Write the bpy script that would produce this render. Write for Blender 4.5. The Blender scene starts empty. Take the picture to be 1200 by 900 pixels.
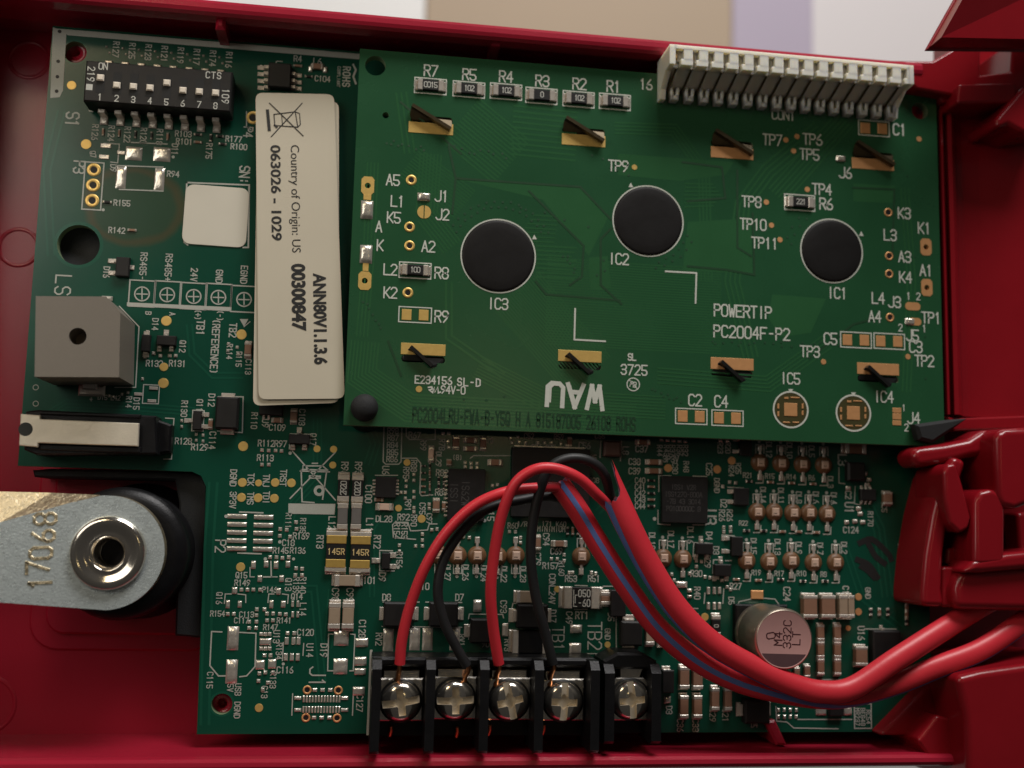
import bpy, bmesh, math, random
from mathutils import Vector, Matrix
random.seed(7)
S = bpy.context.scene
COL = S.collection
U = 0.1                      # all lengths below are millimetres; 1 Blender unit = 1 cm
S.unit_settings.scale_length = 0.01

# ------------------------------------------------------------------ camera
FPX = 1253.47                # focal length in photograph pixels (1200 wide)
def _rot(a, b, c):
    return Matrix.Rotation(c, 3, 'Z') @ Matrix.Rotation(b, 3, 'Y') @ Matrix.Rotation(a, 3, 'X')
RC = _rot(-.1235, .139, -.0421)
TC = Vector((-25.66, -6.2187, -162.68))
CAM = -(RC.transposed() @ TC)
cam_d = bpy.data.cameras.new('camera'); cam = bpy.data.objects.new('camera', cam_d); COL.objects.link(cam)
cam.matrix_world = Matrix.Translation(CAM * U) @ RC.transposed().to_4x4()
cam_d.sensor_width = 36.0; cam_d.lens = FPX / 1200 * 36.0
cam_d.clip_start = 0.5; cam_d.clip_end = 500
cam_d.dof.use_dof = True; cam_d.dof.focus_distance = 16.25; cam_d.dof.aperture_fstop = 0.135
S.camera = cam

# ------------------------------------------------------------------ light
w = bpy.data.worlds.new('World'); S.world = w; w.use_nodes = True
bg = w.node_tree.nodes['Background']; bg.inputs[0].default_value = (1.0, .93, .86, 1); bg.inputs[1].default_value = 0.042

def area(name, loc, target, size, size_y, watts, col):
    l = bpy.data.lights.new(name, 'AREA'); l.shape = 'RECTANGLE'
    l.size = size * U; l.size_y = size_y * U; l.energy = watts; l.color = col
    o = bpy.data.objects.new(name, l); COL.objects.link(o)
    o.location = Vector(loc) * U
    d = Vector(target) - Vector(loc)
    o.rotation_euler = d.to_track_quat('-Z', 'Y').to_euler()
    return o
area('window_light', (-172, 88, 150), (-105, 48, 0), 112, 150, 1750, (1.0, .94, .84))
area('ceiling_panel', (-170, 230, 300), (-40, 20, 0), 90, 90, 1900, (1.0, .78, .48))
area('back_window_light', (150, 520, 230), (70, 190, -120), 300, 200, 42000, (1.0, .97, .95))
area('ceiling_lamp', (88, 66, 560), (20, 10, 0), 26, 26, 330, (1.0, .78, .40))

S.view_settings.view_transform = 'Standard'; S.view_settings.look = 'None'
S.view_settings.exposure = -0.40; S.view_settings.gamma = 1.0; S.view_settings.use_curve_mapping = False
S.render.engine = 'CYCLES'
S.cycles.use_denoising = True
S.cycles.max_bounces = 8

# ------------------------------------------------------------------ helpers
def P(u, v, z=0.0):
    """point of the plane at height z that the photograph shows at pixel (u, v)"""
    d = RC.transposed() @ Vector(((u - 600) / FPX, (450 - v) / FPX, -1))
    s = (z - CAM.z) / d.z
    return CAM + d * s
def SC(u, v, z=0.0):
    return FPX / -((RC @ P(u, v, z) + TC).z)
def lin(r, g, b):
    f = lambda c: (c / 255 / 12.92) if c / 255 <= .04045 else ((c / 255 + .055) / 1.055) ** 2.4
    return (f(r), f(g), f(b), 1)

MATS = {}
def mat(name, col, rough=.5, metal=0.0, var=.12, vscale=3.0, bump=0.0, bscale=20.0, coat=0.0, trans=0.0, spec=None, sss=0.0):
    m = bpy.data.materials.new(name); m.use_nodes = True
    nt = m.node_tree; b = nt.nodes['Principled BSDF']
    b.inputs['Roughness'].default_value = rough; b.inputs['Metallic'].default_value = metal
    if coat: b.inputs['Coat Weight'].default_value = coat; b.inputs['Coat Roughness'].default_value = .12
    if trans: b.inputs['Transmission Weight'].default_value = trans
    if spec is not None: b.inputs['Specular IOR Level'].default_value = spec
    tc = nt.nodes.new('ShaderNodeTexCoord')
    if var:
        n = nt.nodes.new('ShaderNodeTexNoise'); n.inputs['Scale'].default_value = vscale; n.inputs['Detail'].default_value = 6
        nt.links.new(tc.outputs['Object'], n.inputs['Vector'])
        mx = nt.nodes.new('ShaderNodeMixRGB'); mx.blend_type = 'MIX'
        mx.inputs[1].default_value = tuple(c * (1 - var) for c in col[:3]) + (1,)
        mx.inputs[2].default_value = tuple(min(1, c * (1 + var)) for c in col[:3]) + (1,)
        nt.links.new(n.outputs['Fac'], mx.inputs[0]); nt.links.new(mx.outputs[0], b.inputs['Base Color'])
        rr = nt.nodes.new('ShaderNodeMapRange'); rr.inputs[3].default_value = max(0.02, rough * (1 - var)); rr.inputs[4].default_value = min(1, rough * (1 + var))
        nt.links.new(n.outputs['Fac'], rr.inputs[0]); nt.links.new(rr.outputs[0], b.inputs['Roughness'])
    else:
        b.inputs['Base Color'].default_value = col
    if bump:
        n2 = nt.nodes.new('ShaderNodeTexNoise'); n2.inputs['Scale'].default_value = bscale; n2.inputs['Detail'].default_value = 4
        nt.links.new(tc.outputs['Object'], n2.inputs['Vector'])
        bp = nt.nodes.new('ShaderNodeBump'); bp.inputs['Strength'].default_value = bump; bp.inputs['Distance'].default_value = .02
        nt.links.new(n2.outputs['Fac'], bp.inputs['Height']); nt.links.new(bp.outputs[0], b.inputs['Normal'])
    MATS[name] = m
    return m

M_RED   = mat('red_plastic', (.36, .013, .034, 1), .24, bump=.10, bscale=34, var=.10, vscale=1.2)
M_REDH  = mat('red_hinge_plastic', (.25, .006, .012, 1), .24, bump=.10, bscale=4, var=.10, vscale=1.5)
M_GD    = mat('green_mask_display', (.017, .084, .034, 1), .27, var=.14, vscale=.9, bump=.03, bscale=40)
M_GDT   = mat('green_mask_over_copper', (.025, .108, .040, 1), .25, var=.10, vscale=1.5, bump=.03, bscale=40)
M_GDK   = mat('green_mask_dark_print', (.010, .045, .020, 1), .4)
M_GMT   = mat('green_mask_main_copper', (.008, .082, .048, 1), .22, var=.1)
M_FR4   = mat('laminate_edge', (.16, .22, .12, 1), .6)
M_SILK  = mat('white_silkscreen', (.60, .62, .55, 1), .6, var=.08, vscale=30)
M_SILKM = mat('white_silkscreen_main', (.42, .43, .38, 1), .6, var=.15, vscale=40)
M_GOLD  = mat('gold_plate', (.80, .54, .17, 1), .42, .55, var=.10, vscale=12, bump=.08, bscale=30)
M_COPPER= mat('copper_plate', (.78, .40, .17, 1), .45, .5, var=.1, vscale=12)
M_SOLD  = mat('solder', (.80, .75, .66, 1), .24, .68, var=.18, vscale=14, bump=.5, bscale=12)
M_TIN   = mat('tinned_terminal', (.76, .70, .62, 1), .26, .62, var=.12, vscale=18, bump=.2, bscale=25)
M_BLK   = mat('black_epoxy', (.012, .011, .011, 1), .48, var=.2, vscale=8, bump=.10, bscale=70, spec=.35)
M_BLOB  = mat('black_glob_top', (.010, .009, .009, 1), .5, var=.15, bump=.10, bscale=8, spec=.22)
M_BLKP  = mat('black_plastic', (.007, .007, .008, 1), .36, var=.25, vscale=5, bump=.15, bscale=40, spec=.28)
M_BLKM  = mat('black_foam', (.010, .011, .012, 1), .75, var=.2, bump=.3, bscale=60)
M_WIREB = mat('black_wire_sheath', (.014, .014, .015, 1), .50, var=.2, vscale=3, bump=.08, bscale=30)
M_WIRER = mat('red_wire_sheath', (.72, .036, .052, 1), .38, var=.07, vscale=2, bump=.06, bscale=25)
M_JACK  = mat('red_cable_jacket', (.64, .030, .046, 1), .40, var=.10, vscale=1.6, bump=.12, bscale=9)
M_BLUE  = mat('blue_cable_stripe', (.11, .17, .42, 1), .45, var=.2, vscale=2.5, bump=.1, bscale=20)
M_COPW  = mat('copper_wire', (.72, .30, .13, 1), .30, .95, var=.2, vscale=10)
M_CERA  = mat('tan_ceramic', (.33, .25, .175, 1), .5, var=.10, vscale=10)
M_CERB  = mat('brown_ceramic', (.25, .135, .085, 1), .5, var=.12, vscale=10)
M_CERG  = mat('grey_ferrite', (.14, .13, .12, 1), .5, var=.1, vscale=10)
M_FUSE  = mat('gold_fuse_terminal', (.66, .44, .12, 1), .4, .6, var=.12, vscale=14)
M_BUZZ  = mat('grey_buzzer_plastic', (.19, .165, .135, 1), .50, var=.06, vscale=40, bump=.12, bscale=90)
M_CREAM = mat('cream_nylon', (.86, .81, .68, 1), .45, var=.05, vscale=4)
_b = M_CREAM.node_tree.nodes['Principled BSDF']; _b.inputs['Subsurface Weight'].default_value = .7; _b.inputs['Subsurface Radius'].default_value = (1, .8, .5); _b.inputs['Subsurface Scale'].default_value = .18
M_PAPER = mat('label_paper', (.57, .515, .40, 1), .62, var=.04, vscale=1.2, bump=.04, bscale=12)
M_PAPW  = mat('sticker_paper', (.64, .60, .50, 1), .6, var=.03, vscale=2)
M_INK   = mat('black_print', (.012, .012, .012, 1), .55, var=0)
M_INKW  = mat('white_print', (.52, .52, .47, 1), .55, var=.1, vscale=30)
M_ZINC  = mat('zinc_plate', (.71, .79, .80, 1), .28, .58, var=.16, vscale=11, bump=.28, bscale=30)  # pale blue diffuse part stands in for the bright reflection on the lever
M_ZINCG = mat('gold_tinted_zinc', (.62, .53, .36, 1), .34, .85, var=.35, vscale=9, bump=.8, bscale=22)  # gold reflection on the bend is put into this colour; also cut edges, digits
M_CHROME= mat('bright_nickel', (.76, .71, .63, 1), .14, .97, var=.10, vscale=4, bump=.04, bscale=8)
M_NICK  = mat('satin_nickel', (.66, .62, .56, 1), .26, .95, var=.12, vscale=8, bump=.15, bscale=25)
M_STEEL = mat('pale_plated_steel', (.80, .73, .60, 1), .42, .55, var=.08, vscale=5, bump=.12, bscale=30)
M_ALU   = mat('aluminium_can', (.42, .36, .29, 1), .36, .85, var=.15, vscale=6, bump=.12, bscale=12)
M_ALUT  = mat('can_top', (.66, .36, .34, 1), .42, .35, var=.06, vscale=6)  # pink of the reflected red surroundings is put into this colour
M_ALUK  = mat('can_polarity_mark', (.10, .05, .055, 1), .5, var=.1)
M_AMBER = mat('amber_laminate', (.15, .072, .030, 1), .45, var=.25, vscale=12)
M_LEDB  = mat('led_lens', (.62, .44, .34, 1), .25, var=.12, vscale=14)
M_WHSW  = mat('white_actuator', (.78, .70, .58, 1), .5, var=.03)
M_DKTAB = mat('dark_twisted_tab', (.012, .012, .012, 1), .38, .3, var=.2)
M_TABB  = mat('brown_bezel_tab', (.075, .055, .028, 1), .35, .6, var=.2, vscale=10)

# green solder mask of the main board, with the tea-coloured ring that flux has left near the connector holes
M_GM = mat('green_mask_main', (.004, .060, .035, 1), .24, var=.14, vscale=.8, bump=.03, bscale=40)

class MB:
    def __init__(s): s.v = []; s.f = []; s.m = []; s.s = []
    def add(s, vs, fs, mi=0, smooth=False):
        o = len(s.v); s.v += [tuple(x) for x in vs]
        for f in fs: s.f.append(tuple(i + o for i in f)); s.m.append(mi); s.s.append(smooth)
    def box(s, x0, x1, y0, y1, z0, z1, mi=0, b=0.0):
        """box with its top edges chamfered by b"""
        if b <= 0:
            vs = [(x0,y0,z0),(x1,y0,z0),(x1,y1,z0),(x0,y1,z0),(x0,y0,z1),(x1,y0,z1),(x1,y1,z1),(x0,y1,z1)]
            s.add(vs, [(3,2,1,0),(4,5,6,7),(0,1,5,4),(1,2,6,5),(2,3,7,6),(3,0,4,7)], mi)
        else:
            b = min(b, (x1-x0)*.45, (y1-y0)*.45, (z1-z0)*.9)
            zs = z1 - b
            vs = [(x0,y0,z0),(x1,y0,z0),(x1,y1,z0),(x0,y1,z0),(x0,y0,zs),(x1,y0,zs),(x1,y1,zs),(x0,y1,zs),
                  (x0+b,y0+b,z1),(x1-b,y0+b,z1),(x1-b,y1-b,z1),(x0+b,y1-b,z1)]
            s.add(vs, [(3,2,1,0),(8,9,10,11)] + [(i,(i+1)%4,4+(i+1)%4,4+i) for i in range(4)] + [(4+i,4+(i+1)%4,8+(i+1)%4,8+i) for i in range(4)], mi)
    def cb(s, cx, cy, w_, h_, z0, z1, mi=0, b=0.0):
        s.box(cx - w_/2, cx + w_/2, cy - h_/2, cy + h_/2, z0, z1, mi, b)
    def prism(s, poly, z0, z1, mi=0, b=0.0):
        n = len(poly)
        a = sum(poly[i][0]*poly[(i+1)%n][1] - poly[(i+1)%n][0]*poly[i][1] for i in range(n))
        if a < 0: poly = poly[::-1]
        if b <= 0:
            s.add([(x,y,z0) for x,y in poly] + [(x,y,z1) for x,y in poly],
                  [tuple(range(n))[::-1], tuple(range(n, 2*n))] + [(i,(i+1)%n,n+(i+1)%n,n+i) for i in range(n)], mi)
        else:
            ins = []
            for i in range(n):
                p0 = Vector(poly[i-1]); p1 = Vector(poly[i]); p2 = Vector(poly[(i+1)%n])
                d1 = (p1-p0).normalized(); d2 = (p2-p1).normalized()
                n1 = Vector((-d1.y, d1.x)); n2 = Vector((-d2.y, d2.x))
                k = n1 + n2; k = k / max(.35, k.dot(n1)) if k.length > 1e-6 else n1
                q = p1 + k * b; ins.append((q.x, q.y))
            s.add([(x,y,z0) for x,y in poly] + [(x,y,z1-b) for x,y in poly] + [(x,y,z1) for x,y in ins],
                  [tuple(range(n))[::-1], tuple(range(2*n, 3*n))] + [(i,(i+1)%n,n+(i+1)%n,n+i) for i in range(n)]
                  + [(n+i,n+(i+1)%n,2*n+(i+1)%n,2*n+i) for i in range(n)], mi)
    def lathe(s, prof, cx=0, cy=0, seg=32, mi=0, smooth=True, close=True):
        n = len(prof); vs = []
        for k in range(seg):
            a = 2*math.pi*k/seg; c, sn = math.cos(a), math.sin(a)
            vs += [(cx + r*c, cy + r*sn, z) for r, z in prof]
        fs = []
        for k in range(seg):
            k2 = (k+1) % seg
            for i in range(n-1):
                fs.append((k*n+i, k2*n+i, k2*n+i+1, k*n+i+1))
        if close and prof[-1][0] > 1e-6: fs.append(tuple(k*n+n-1 for k in range(seg)))
        s.add(vs, fs, mi, smooth)
    def disc(s, cx, cy, r, z, mi=0, seg=24, r0=0.0):
        if r0 <= 0:
            s.add([(cx + r*math.cos(2*math.pi*k/seg), cy + r*math.sin(2*math.pi*k/seg), z) for k in range(seg)], [tuple(range(seg))], mi)
        else:
            vs = []
            for k in range(seg):
                a = 2*math.pi*k/seg; vs += [(cx+r0*math.cos(a), cy+r0*math.sin(a), z), (cx+r*math.cos(a), cy+r*math.sin(a), z)]
            s.add(vs, [(2*k, 2*k+1, 2*((k+1)%seg)+1, 2*((k+1)%seg)) for k in range(seg)], mi)
    def ribbon(s, pts, w_, z, mi=0, closed=False, cap=True):
        pts = [Vector((p[0], p[1])) for p in pts]
        q = [pts[0]]
        for p in pts[1:]:
            if (p - q[-1]).length > 1e-5: q.append(p)
        pts = q; n = len(pts)
        if n < 2: return
        L = []; Rr = []
        for i in range(n):
            if closed: a, b = pts[i-1], pts[(i+1) % n]
            else: a, b = pts[max(0, i-1)], pts[min(n-1, i+1)]
            d1 = (pts[i]-a); d2 = (b-pts[i])
            if d1.length < 1e-6: d1 = d2
            if d2.length < 1e-6: d2 = d1
            d1.normalize(); d2.normalize()
            n1 = Vector((-d1.y, d1.x)); n2 = Vector((-d2.y, d2.x)); k = n1 + n2
            k = k / max(.5, k.dot(n1)) if k.length > 1e-4 else n1
            p = pts[i].copy()
            if cap and not closed:
                if i == 0: p -= d2 * w_/2
                if i == n-1: p += d1 * w_/2
            L.append(p + k*w_/2); Rr.append(p - k*w_/2)
        vs = [(p.x, p.y, z) for p in L] + [(p.x, p.y, z) for p in Rr]
        m = n if closed else n-1
        s.add(vs, [(n+i, n+(i+1)%n, (i+1)%n, i) for i in range(m)], mi)
    def sweep(s, path, rad, seg=14, mi=0, flat=1.0, cap=True, ends=None, a0=0, a1=2*math.pi, lift=0.0, twist=None):
        """tube along path; with a0..a1 only that slice of the skin (a stripe); ends(angle) moves the first ring along the path"""
        n = len(path); full = abs(a1-a0-2*math.pi) < 1e-6
        k = seg if full else seg + 1
        vs = []
        for i in range(n):
            t = (path[min(n-1,i+1)] - path[max(0,i-1)]).normalized()
            side = Vector((0,0,1)).cross(t)
            side = side.normalized() if side.length > .05 else Vector((1,0,0))
            up = t.cross(side).normalized()
            r = (rad[i] if isinstance(rad, (list, tuple)) else rad) + lift
            tw = twist(i/(n-1)) if twist else 0
            for j in range(k):
                a = a0 + (a1-a0)*j/seg + tw
                p = path[i] + side*(math.sin(a)*r) + up*(math.cos(a)*r*flat)
                if ends and i == 0: p = p - t*ends(a)
                vs.append(p)
        fs = []
        for i in range(n-1):
            for j in range(seg):
                j2 = (j+1) % k
                fs.append((i*k+j, i*k+j2, (i+1)*k+j2, (i+1)*k+j))
        s.add(vs, fs, mi, True)
        if cap and full:
            s.add(vs[:k], [tuple(range(k))[::-1]], mi); s.add(vs[-k:], [tuple(range(k))], mi)

def smoothpath(pts, n):
    pts = [Vector(p) for p in pts]; out = []
    P_ = [pts[0]*2 - pts[1]] + pts + [pts[-1]*2 - pts[-2]]
    m = len(pts) - 1
    for i in range(n):
        t = i/(n-1)*m; k = min(int(t), m-1); f = t-k
        p0, p1, p2, p3 = P_[k], P_[k+1], P_[k+2], P_[k+3]
        out.append(.5*((2*p1) + (p2-p0)*f + (2*p0-5*p1+4*p2-p3)*f*f + (3*p1-p0-3*p2+p3)*f**3))
    return out

def mesh_of(mb, name, mats):
    me = bpy.data.meshes.new(name)
    me.from_pydata([(x*U, y*U, z*U) for x, y, z in mb.v], [], mb.f)
    for m in mats: me.materials.append(m)
    me.polygons.foreach_set('material_index', mb.m)
    me.polygons.foreach_set('use_smooth', mb.s)
    me.update()
    return me
ABS = {}
def mk(name, mb, mats, parent=None, at=(0,0,0), rz=0.0, kind=None):
    me = mb if isinstance(mb, bpy.types.Mesh) else mesh_of(mb, name, mats if isinstance(mats, (list, tuple)) else [mats])
    o = bpy.data.objects.new(name, me); COL.objects.link(o)
    p = Vector(at); base = ABS[parent.name] if parent else Vector((0,0,0))
    if parent: o.parent = parent
    o.location = (p - base) * U; o.rotation_euler.z = rz
    ABS[o.name] = p
    if kind: o['kind'] = kind
    return o
def thing(name, label, cat, at=(0,0,0), group=None):
    o = bpy.data.objects.new(name, None); COL.objects.link(o); o.empty_display_size = .3
    o.location = Vector(at)*U; ABS[o.name] = Vector(at)
    o['label'] = label; o['category'] = cat
    if group: o['group'] = group
    return o
def tag(o, label, cat, group=None):
    o['label'] = label; o['category'] = cat
    if group: o['group'] = group
    return o
CACHE = {}
def cached(key, build, mats):
    if key not in CACHE:
        mb = MB(); build(mb); CACHE[key] = mesh_of(mb, key[0], mats)
    return CACHE[key]

# single-stroke lettering, as on circuit board print: 4 x 6 grid, two digits per point
FONT = {'A':'002640 1232','B':'0006364544330 3 3342413000','C':'4536160501103041','D':'00062645412000','E':'46060040 0333','F':'460600 0333',
'G':'453616050110304143 23','H':'0006 4046 0343','I':'2026','J':'0110304146','K':'0006 4602 1340','L':'060040','M':'0006234640','N':'00064046',
'O':'103041453616050110','P':'00063645443303','Q':'103041453616050110 2240','R':'00063645443303 2340','S':'011030414233130405163645','T':'0646 2026',
'U':'060110304146','V':'062046','W':'0610243046','X':'0046 0640','Y':'062346 2320','Z':'06460040','0':'103041453616050110','1':'152620',
'2':'05163645440040','3':'05163645443313 3342413010 1001','4':'30360242','5':'460603334241301001','6':'453616050110304142331302','7':'064610',
'8':'13040516364544331302011030414233','9':'011030414536160504133344','-':'1333','_':'0040','.':'2021',':':'2122 2425','+':'0343 2125','(':'36252130',')':'16252110','/':'0046',' ':'','*':'1333 2224'}
FONT['9'] = '1032444536160504133344'; FONT['6'] = '3614020110304142331302'; FONT['B'] = '00063645443303 3342413000'; FONT['G'] = '45361605011030414323'
def text(mb, s, x, y, h, rot=0.0, sw=.13, asp=.78, adv=.66, z=0.0, mi=0, slant=0):
    """stroke text centred on (x, y); h = capital height in mm"""
    n = len(s); L = (n-1)*adv*h + 4/6*h*asp
    c, sn = math.cos(rot), math.sin(rot)
    for i, ch in enumerate(s):
        g = FONT.get(ch.upper(), '')
        for q, pl in enumerate(g.split()):
            pts = []
            for k in range(0, len(pl)-1, 2):
                px = int(pl[k])/6*h*asp + i*adv*h - L/2; py = int(pl[k+1])/6*h - h/2
                pts.append((x + px*c - py*sn, y + px*sn + py*c))
            cl = len(pts) > 3 and (Vector(pts[0]) - Vector(pts[-1])).length < 1e-6
            runs = [[pts[0]]]
            for k in range(1, len(pts)):
                runs[-1].append(pts[k])
                if not cl and k < len(pts) - 1:
                    d1 = (Vector(pts[k]) - Vector(pts[k-1])).normalized(); d2 = (Vector(pts[k+1]) - Vector(pts[k])).normalized()
                    if d1.dot(d2) < -.1: runs.append([pts[k]])
            for rn, r_ in enumerate(runs): mb.ribbon(r_[:-1] if cl else r_, h*sw, z + .004*q + .003*rn, mi, closed=cl)

def sheet_with_holes(name, outline, holes, z0, z1, mats, parent, at):
    """flat board with real through-holes; holes = (x, y, r)"""
    cu = bpy.data.curves.new(name, 'CURVE'); cu.dimensions = '2D'; cu.fill_mode = 'BOTH'; cu.extrude = (z1-z0)/2*U
    def spl(pts):
        sp = cu.splines.new('POLY'); sp.points.add(len(pts)-1); sp.use_cyclic_u = True
        for i, (x, y) in enumerate(pts): sp.points[i].co = (x*U, y*U, 0, 1)
    spl(outline)
    for h in holes:
        if len(h) == 3:
            x, y, r = h; spl([(x+r*math.cos(2*math.pi*k/32), y+r*math.sin(2*math.pi*k/32)) for k in range(32)])
        else: spl(h)
    t = bpy.data.objects.new(name, cu); COL.objects.link(t)
    dg = bpy.context.evaluated_depsgraph_get()
    me = bpy.data.meshes.new_from_object(t.evaluated_get(dg))
    bpy.data.objects.remove(t); bpy.data.curves.remove(cu)
    me.transform(Matrix.Translation((0, 0, (z0+z1)/2*U)) )
    me.transform(Matrix.Translation(Vector(at)*-U))
    me.materials.clear()
    for m in mats: me.materials.append(m)
    for p in me.polygons: p.material_index = 0 if abs(p.normal.z) > .5 else 1; p.use_smooth = False
    me.name = name
    return mk(name, me, None, parent, at)

def font_mesh(name, s, h, m, parent, at, rz, sx=1.0, bold=0.0):
    cu = bpy.data.curves.new(name, 'FONT'); cu.body = s; cu.size = h*U*1.36; cu.align_x = 'LEFT'; cu.align_y = 'CENTER'
    cu.offset = bold*U; cu.extrude = 0; cu.resolution_u = 4; cu.fill_mode = 'FRONT'
    t = bpy.data.objects.new(name, cu); COL.objects.link(t)
    dg = bpy.context.evaluated_depsgraph_get(); me = bpy.data.meshes.new_from_object(t.evaluated_get(dg))
    bpy.data.objects.remove(t); bpy.data.curves.remove(cu)
    me.transform(Matrix.Diagonal((sx, 1, 1, 1)))
    me.materials.clear(); me.materials.append(m)
    return mk(name, me, None, parent, at, rz)

ZM, ZD = -5.0, 0.0
FLOOR = -15.0
def px(pts, z): return [(P(u, v, z).x, P(u, v, z).y) for u, v in pts]
# the flux ring on the main board (a stain with its own shape)
def stain(m, c, rx, ry):
    nt = m.node_tree; b = nt.nodes['Principled BSDF']; src = b.inputs['Base Color'].links[0].from_socket
    g = nt.nodes.new('ShaderNodeNewGeometry')
    mp = nt.nodes.new('ShaderNodeMapping'); mp.vector_type = 'TEXTURE'
    mp.inputs['Location'].default_value = (c.x*U, c.y*U, c.z*U); mp.inputs['Scale'].default_value = (rx*U, ry*U, 100)
    nt.links.new(g.outputs['Position'], mp.inputs['Vector'])
    nz = nt.nodes.new('ShaderNodeTexNoise'); nz.inputs['Scale'].default_value = 1.6; nt.links.new(g.outputs['Position'], nz.inputs['Vector'])
    ln = nt.nodes.new('ShaderNodeVectorMath'); ln.operation = 'LENGTH'; nt.links.new(mp.outputs[0], ln.inputs[0])
    ad = nt.nodes.new('ShaderNodeMath'); ad.operation = 'MULTIPLY_ADD'; nt.links.new(nz.outputs['Fac'], ad.inputs[0]); ad.inputs[1].default_value = .35
    nt.links.new(ln.outputs['Value'], ad.inputs[2])
    rp = nt.nodes.new('ShaderNodeValToRGB'); e = rp.color_ramp.elements
    e[0].position = 0; e[0].color = (.22, .22, .22, 1); e[1].position = 1; e[1].color = (0, 0, 0, 1)
    for pos, val in ((.55, .25), (.62, .62), (.66, .50), (.72, 0.05)):
        x = e.new(pos); x.color = (val, val, val, 1)
    sc_ = nt.nodes.new('ShaderNodeMath'); sc_.operation = 'MULTIPLY'; sc_.inputs[1].default_value = .5
    nt.links.new(ad.outputs[0], sc_.inputs[0]); nt.links.new(sc_.outputs[0], rp.inputs[0])
    mx = nt.nodes.new('ShaderNodeMixRGB'); mx.inputs[2].default_value = (.085, .055, .022, 1)
    nt.links.new(rp.outputs[0], mx.inputs[0]); nt.links.new(src, mx.inputs[1]); nt.links.new(mx.outputs[0], b.inputs['Base Color'])
stain(M_GM, P(157, 242, ZM), 6.6, 5.4)

# ------------------------------------------------------------------ what lies behind, out of focus
BZ = -210.0
M_TABLE = mat('pale_lilac_laminate', (.72, .68, .68, 1), .55, var=.05, vscale=.05)
M_SHEET = mat('white_card', (.88, .88, .86, 1), .6, var=.02)
M_BEIGE = mat('beige_card', (.44, .335, .23, 1), .6, var=.06, vscale=.2)
mb = MB(); mb.box(-700, 900, -500, 900, -3, 0)
o = mk('tabletop', mb, M_TABLE, None, (0, 0, BZ)); o['kind'] = 'structure'
a = P(500, 0, BZ + 2); b = P(858, 0, BZ + 2); yb = P(600, 120, BZ).y
mb = MB(); mb.box(a.x, b.x, yb, yb + 260, 0, 2, b=.5)
tag(mk('beige_card', mb, M_BEIGE, None, (0, 0, BZ + .02)), 'blurred beige card lying on the table beyond the top rim', 'card')
M_LILAC = mat('lilac_band', (.46, .40, .50, 1), .6, var=.05, vscale=.2)  # added band; the table's fading light is put into its colour
l1 = P(952, 0, BZ + 1); mb = MB(); mb.box(b.x + .3, l1.x, yb, yb + 260, 0, 1.5, b=.5)
tag(mk('lilac_band', mb, M_LILAC, None, (0, 0, BZ + .025)), 'blurred lilac band added for the table darkening behind the pin header', 'card')
a0 = P(60, 0, BZ + 3)
mb = MB(); mb.box(a0.x, a.x - .5, yb - 10, yb + 250, 0, 2.5, b=.5)
tag(mk('white_card', mb, M_SHEET, None, (0, 0, BZ + .03)), 'bright blurred white card seen above the top rim, beside the beige one', 'card')

# ------------------------------------------------------------------ the red enclosure
EN = thing('red_enclosure', 'glossy red plastic enclosure tray that holds both circuit boards', 'enclosure', (25, 8, FLOOR - 2.5))
def en(name, mb, m=M_RED, **k): return mk(name, mb, m, EN, **k)
XL, XR = -62.0, 101.0
YB, YT = -48.4, 62.3
mb = MB(); mb.box(XL, 135, YB - 3, YT + 5, FLOOR - 2.5, FLOOR); en('floor_panel', mb)
def wall_profile(name, pts, x0, x1, n=1):
    """(y, z) outline run along x"""
    mb = MB(); k = len(pts)
    mb.add([(x0, y, z) for y, z in pts] + [(x1, y, z) for y, z in pts],
           [(i, (i+1) % k, k+(i+1) % k, k+i) for i in range(k)] + [tuple(range(k))[::-1], tuple(range(k, 2*k))])
    return en(name, mb)
# top wall: inner face leans out towards the floor, rounded lip, small step half way down
wall_profile('side_wall', [(YT+2.6, FLOOR+.01), (YT+1.9, -8), (YT+1.1, -7.6), (YT+.9, -1.0), (YT+.1, -.5), (YT, 2.2), (YT+.35, 2.8), (YT+.9, 3.0),
                      (YT+1.7, 2.95), (YT+2.25, 2.6), (YT+2.45, 1.8), (YT+3.4, FLOOR+.01)], XL, 94)
wall_profile('side_wall', [(YB-2.6, FLOOR+.02), (YB-1.9, 2.1), (YB-1.6, 2.7), (YB-1.1, 3.0), (YB-.5, 2.9), (YB-.1, 2.4), (YB+.02, 1.2), (YB-.1, .4), (YB-.28, .2), (YB-.2, -8), (YB, FLOOR+.02)], XL, XR)
mb = MB(); mb.box(XL - 3, XL, YB - 3, YT + 5, FLOOR, 3, b=.8); en('side_wall', mb)
# stiffening ribs that hook over the board edge
for u, v, hgt in ((263, 44, 1.5), (577, 62, 1.5)):
    p = P(u, v, -4)
    mb = MB(); mb.box(p.x - .75, p.x + .75, p.y - .9, YT + 1.5, -4.9, 1.2, b=.5); en('rib', mb)
p = P(905, 848, -4)
mb = MB(); mb.prism([(p.x-1.4, p.y+.6), (p.x+.4, p.y+.6), (p.x+2.4, YB+.1), (p.x+.6, YB+.1)], FLOOR, -3.6, b=.4); en('rib', mb)
# ejector-pin rings moulded into the floor
for u, v, r in ((34, 70, 22), (22, 290, 22), (-16, 826, 32)):
    p = P(u, v, FLOOR); rr = r / SC(u, v, FLOOR)
    mb = MB(); mb.lathe([(rr-.35, 0), (rr-.22, .13), (rr+.12, .13), (rr+.3, 0)], p.x, p.y, 48, close=False); en('ejector_ring', mb, at=(0, 0, FLOOR + .005))
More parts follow.
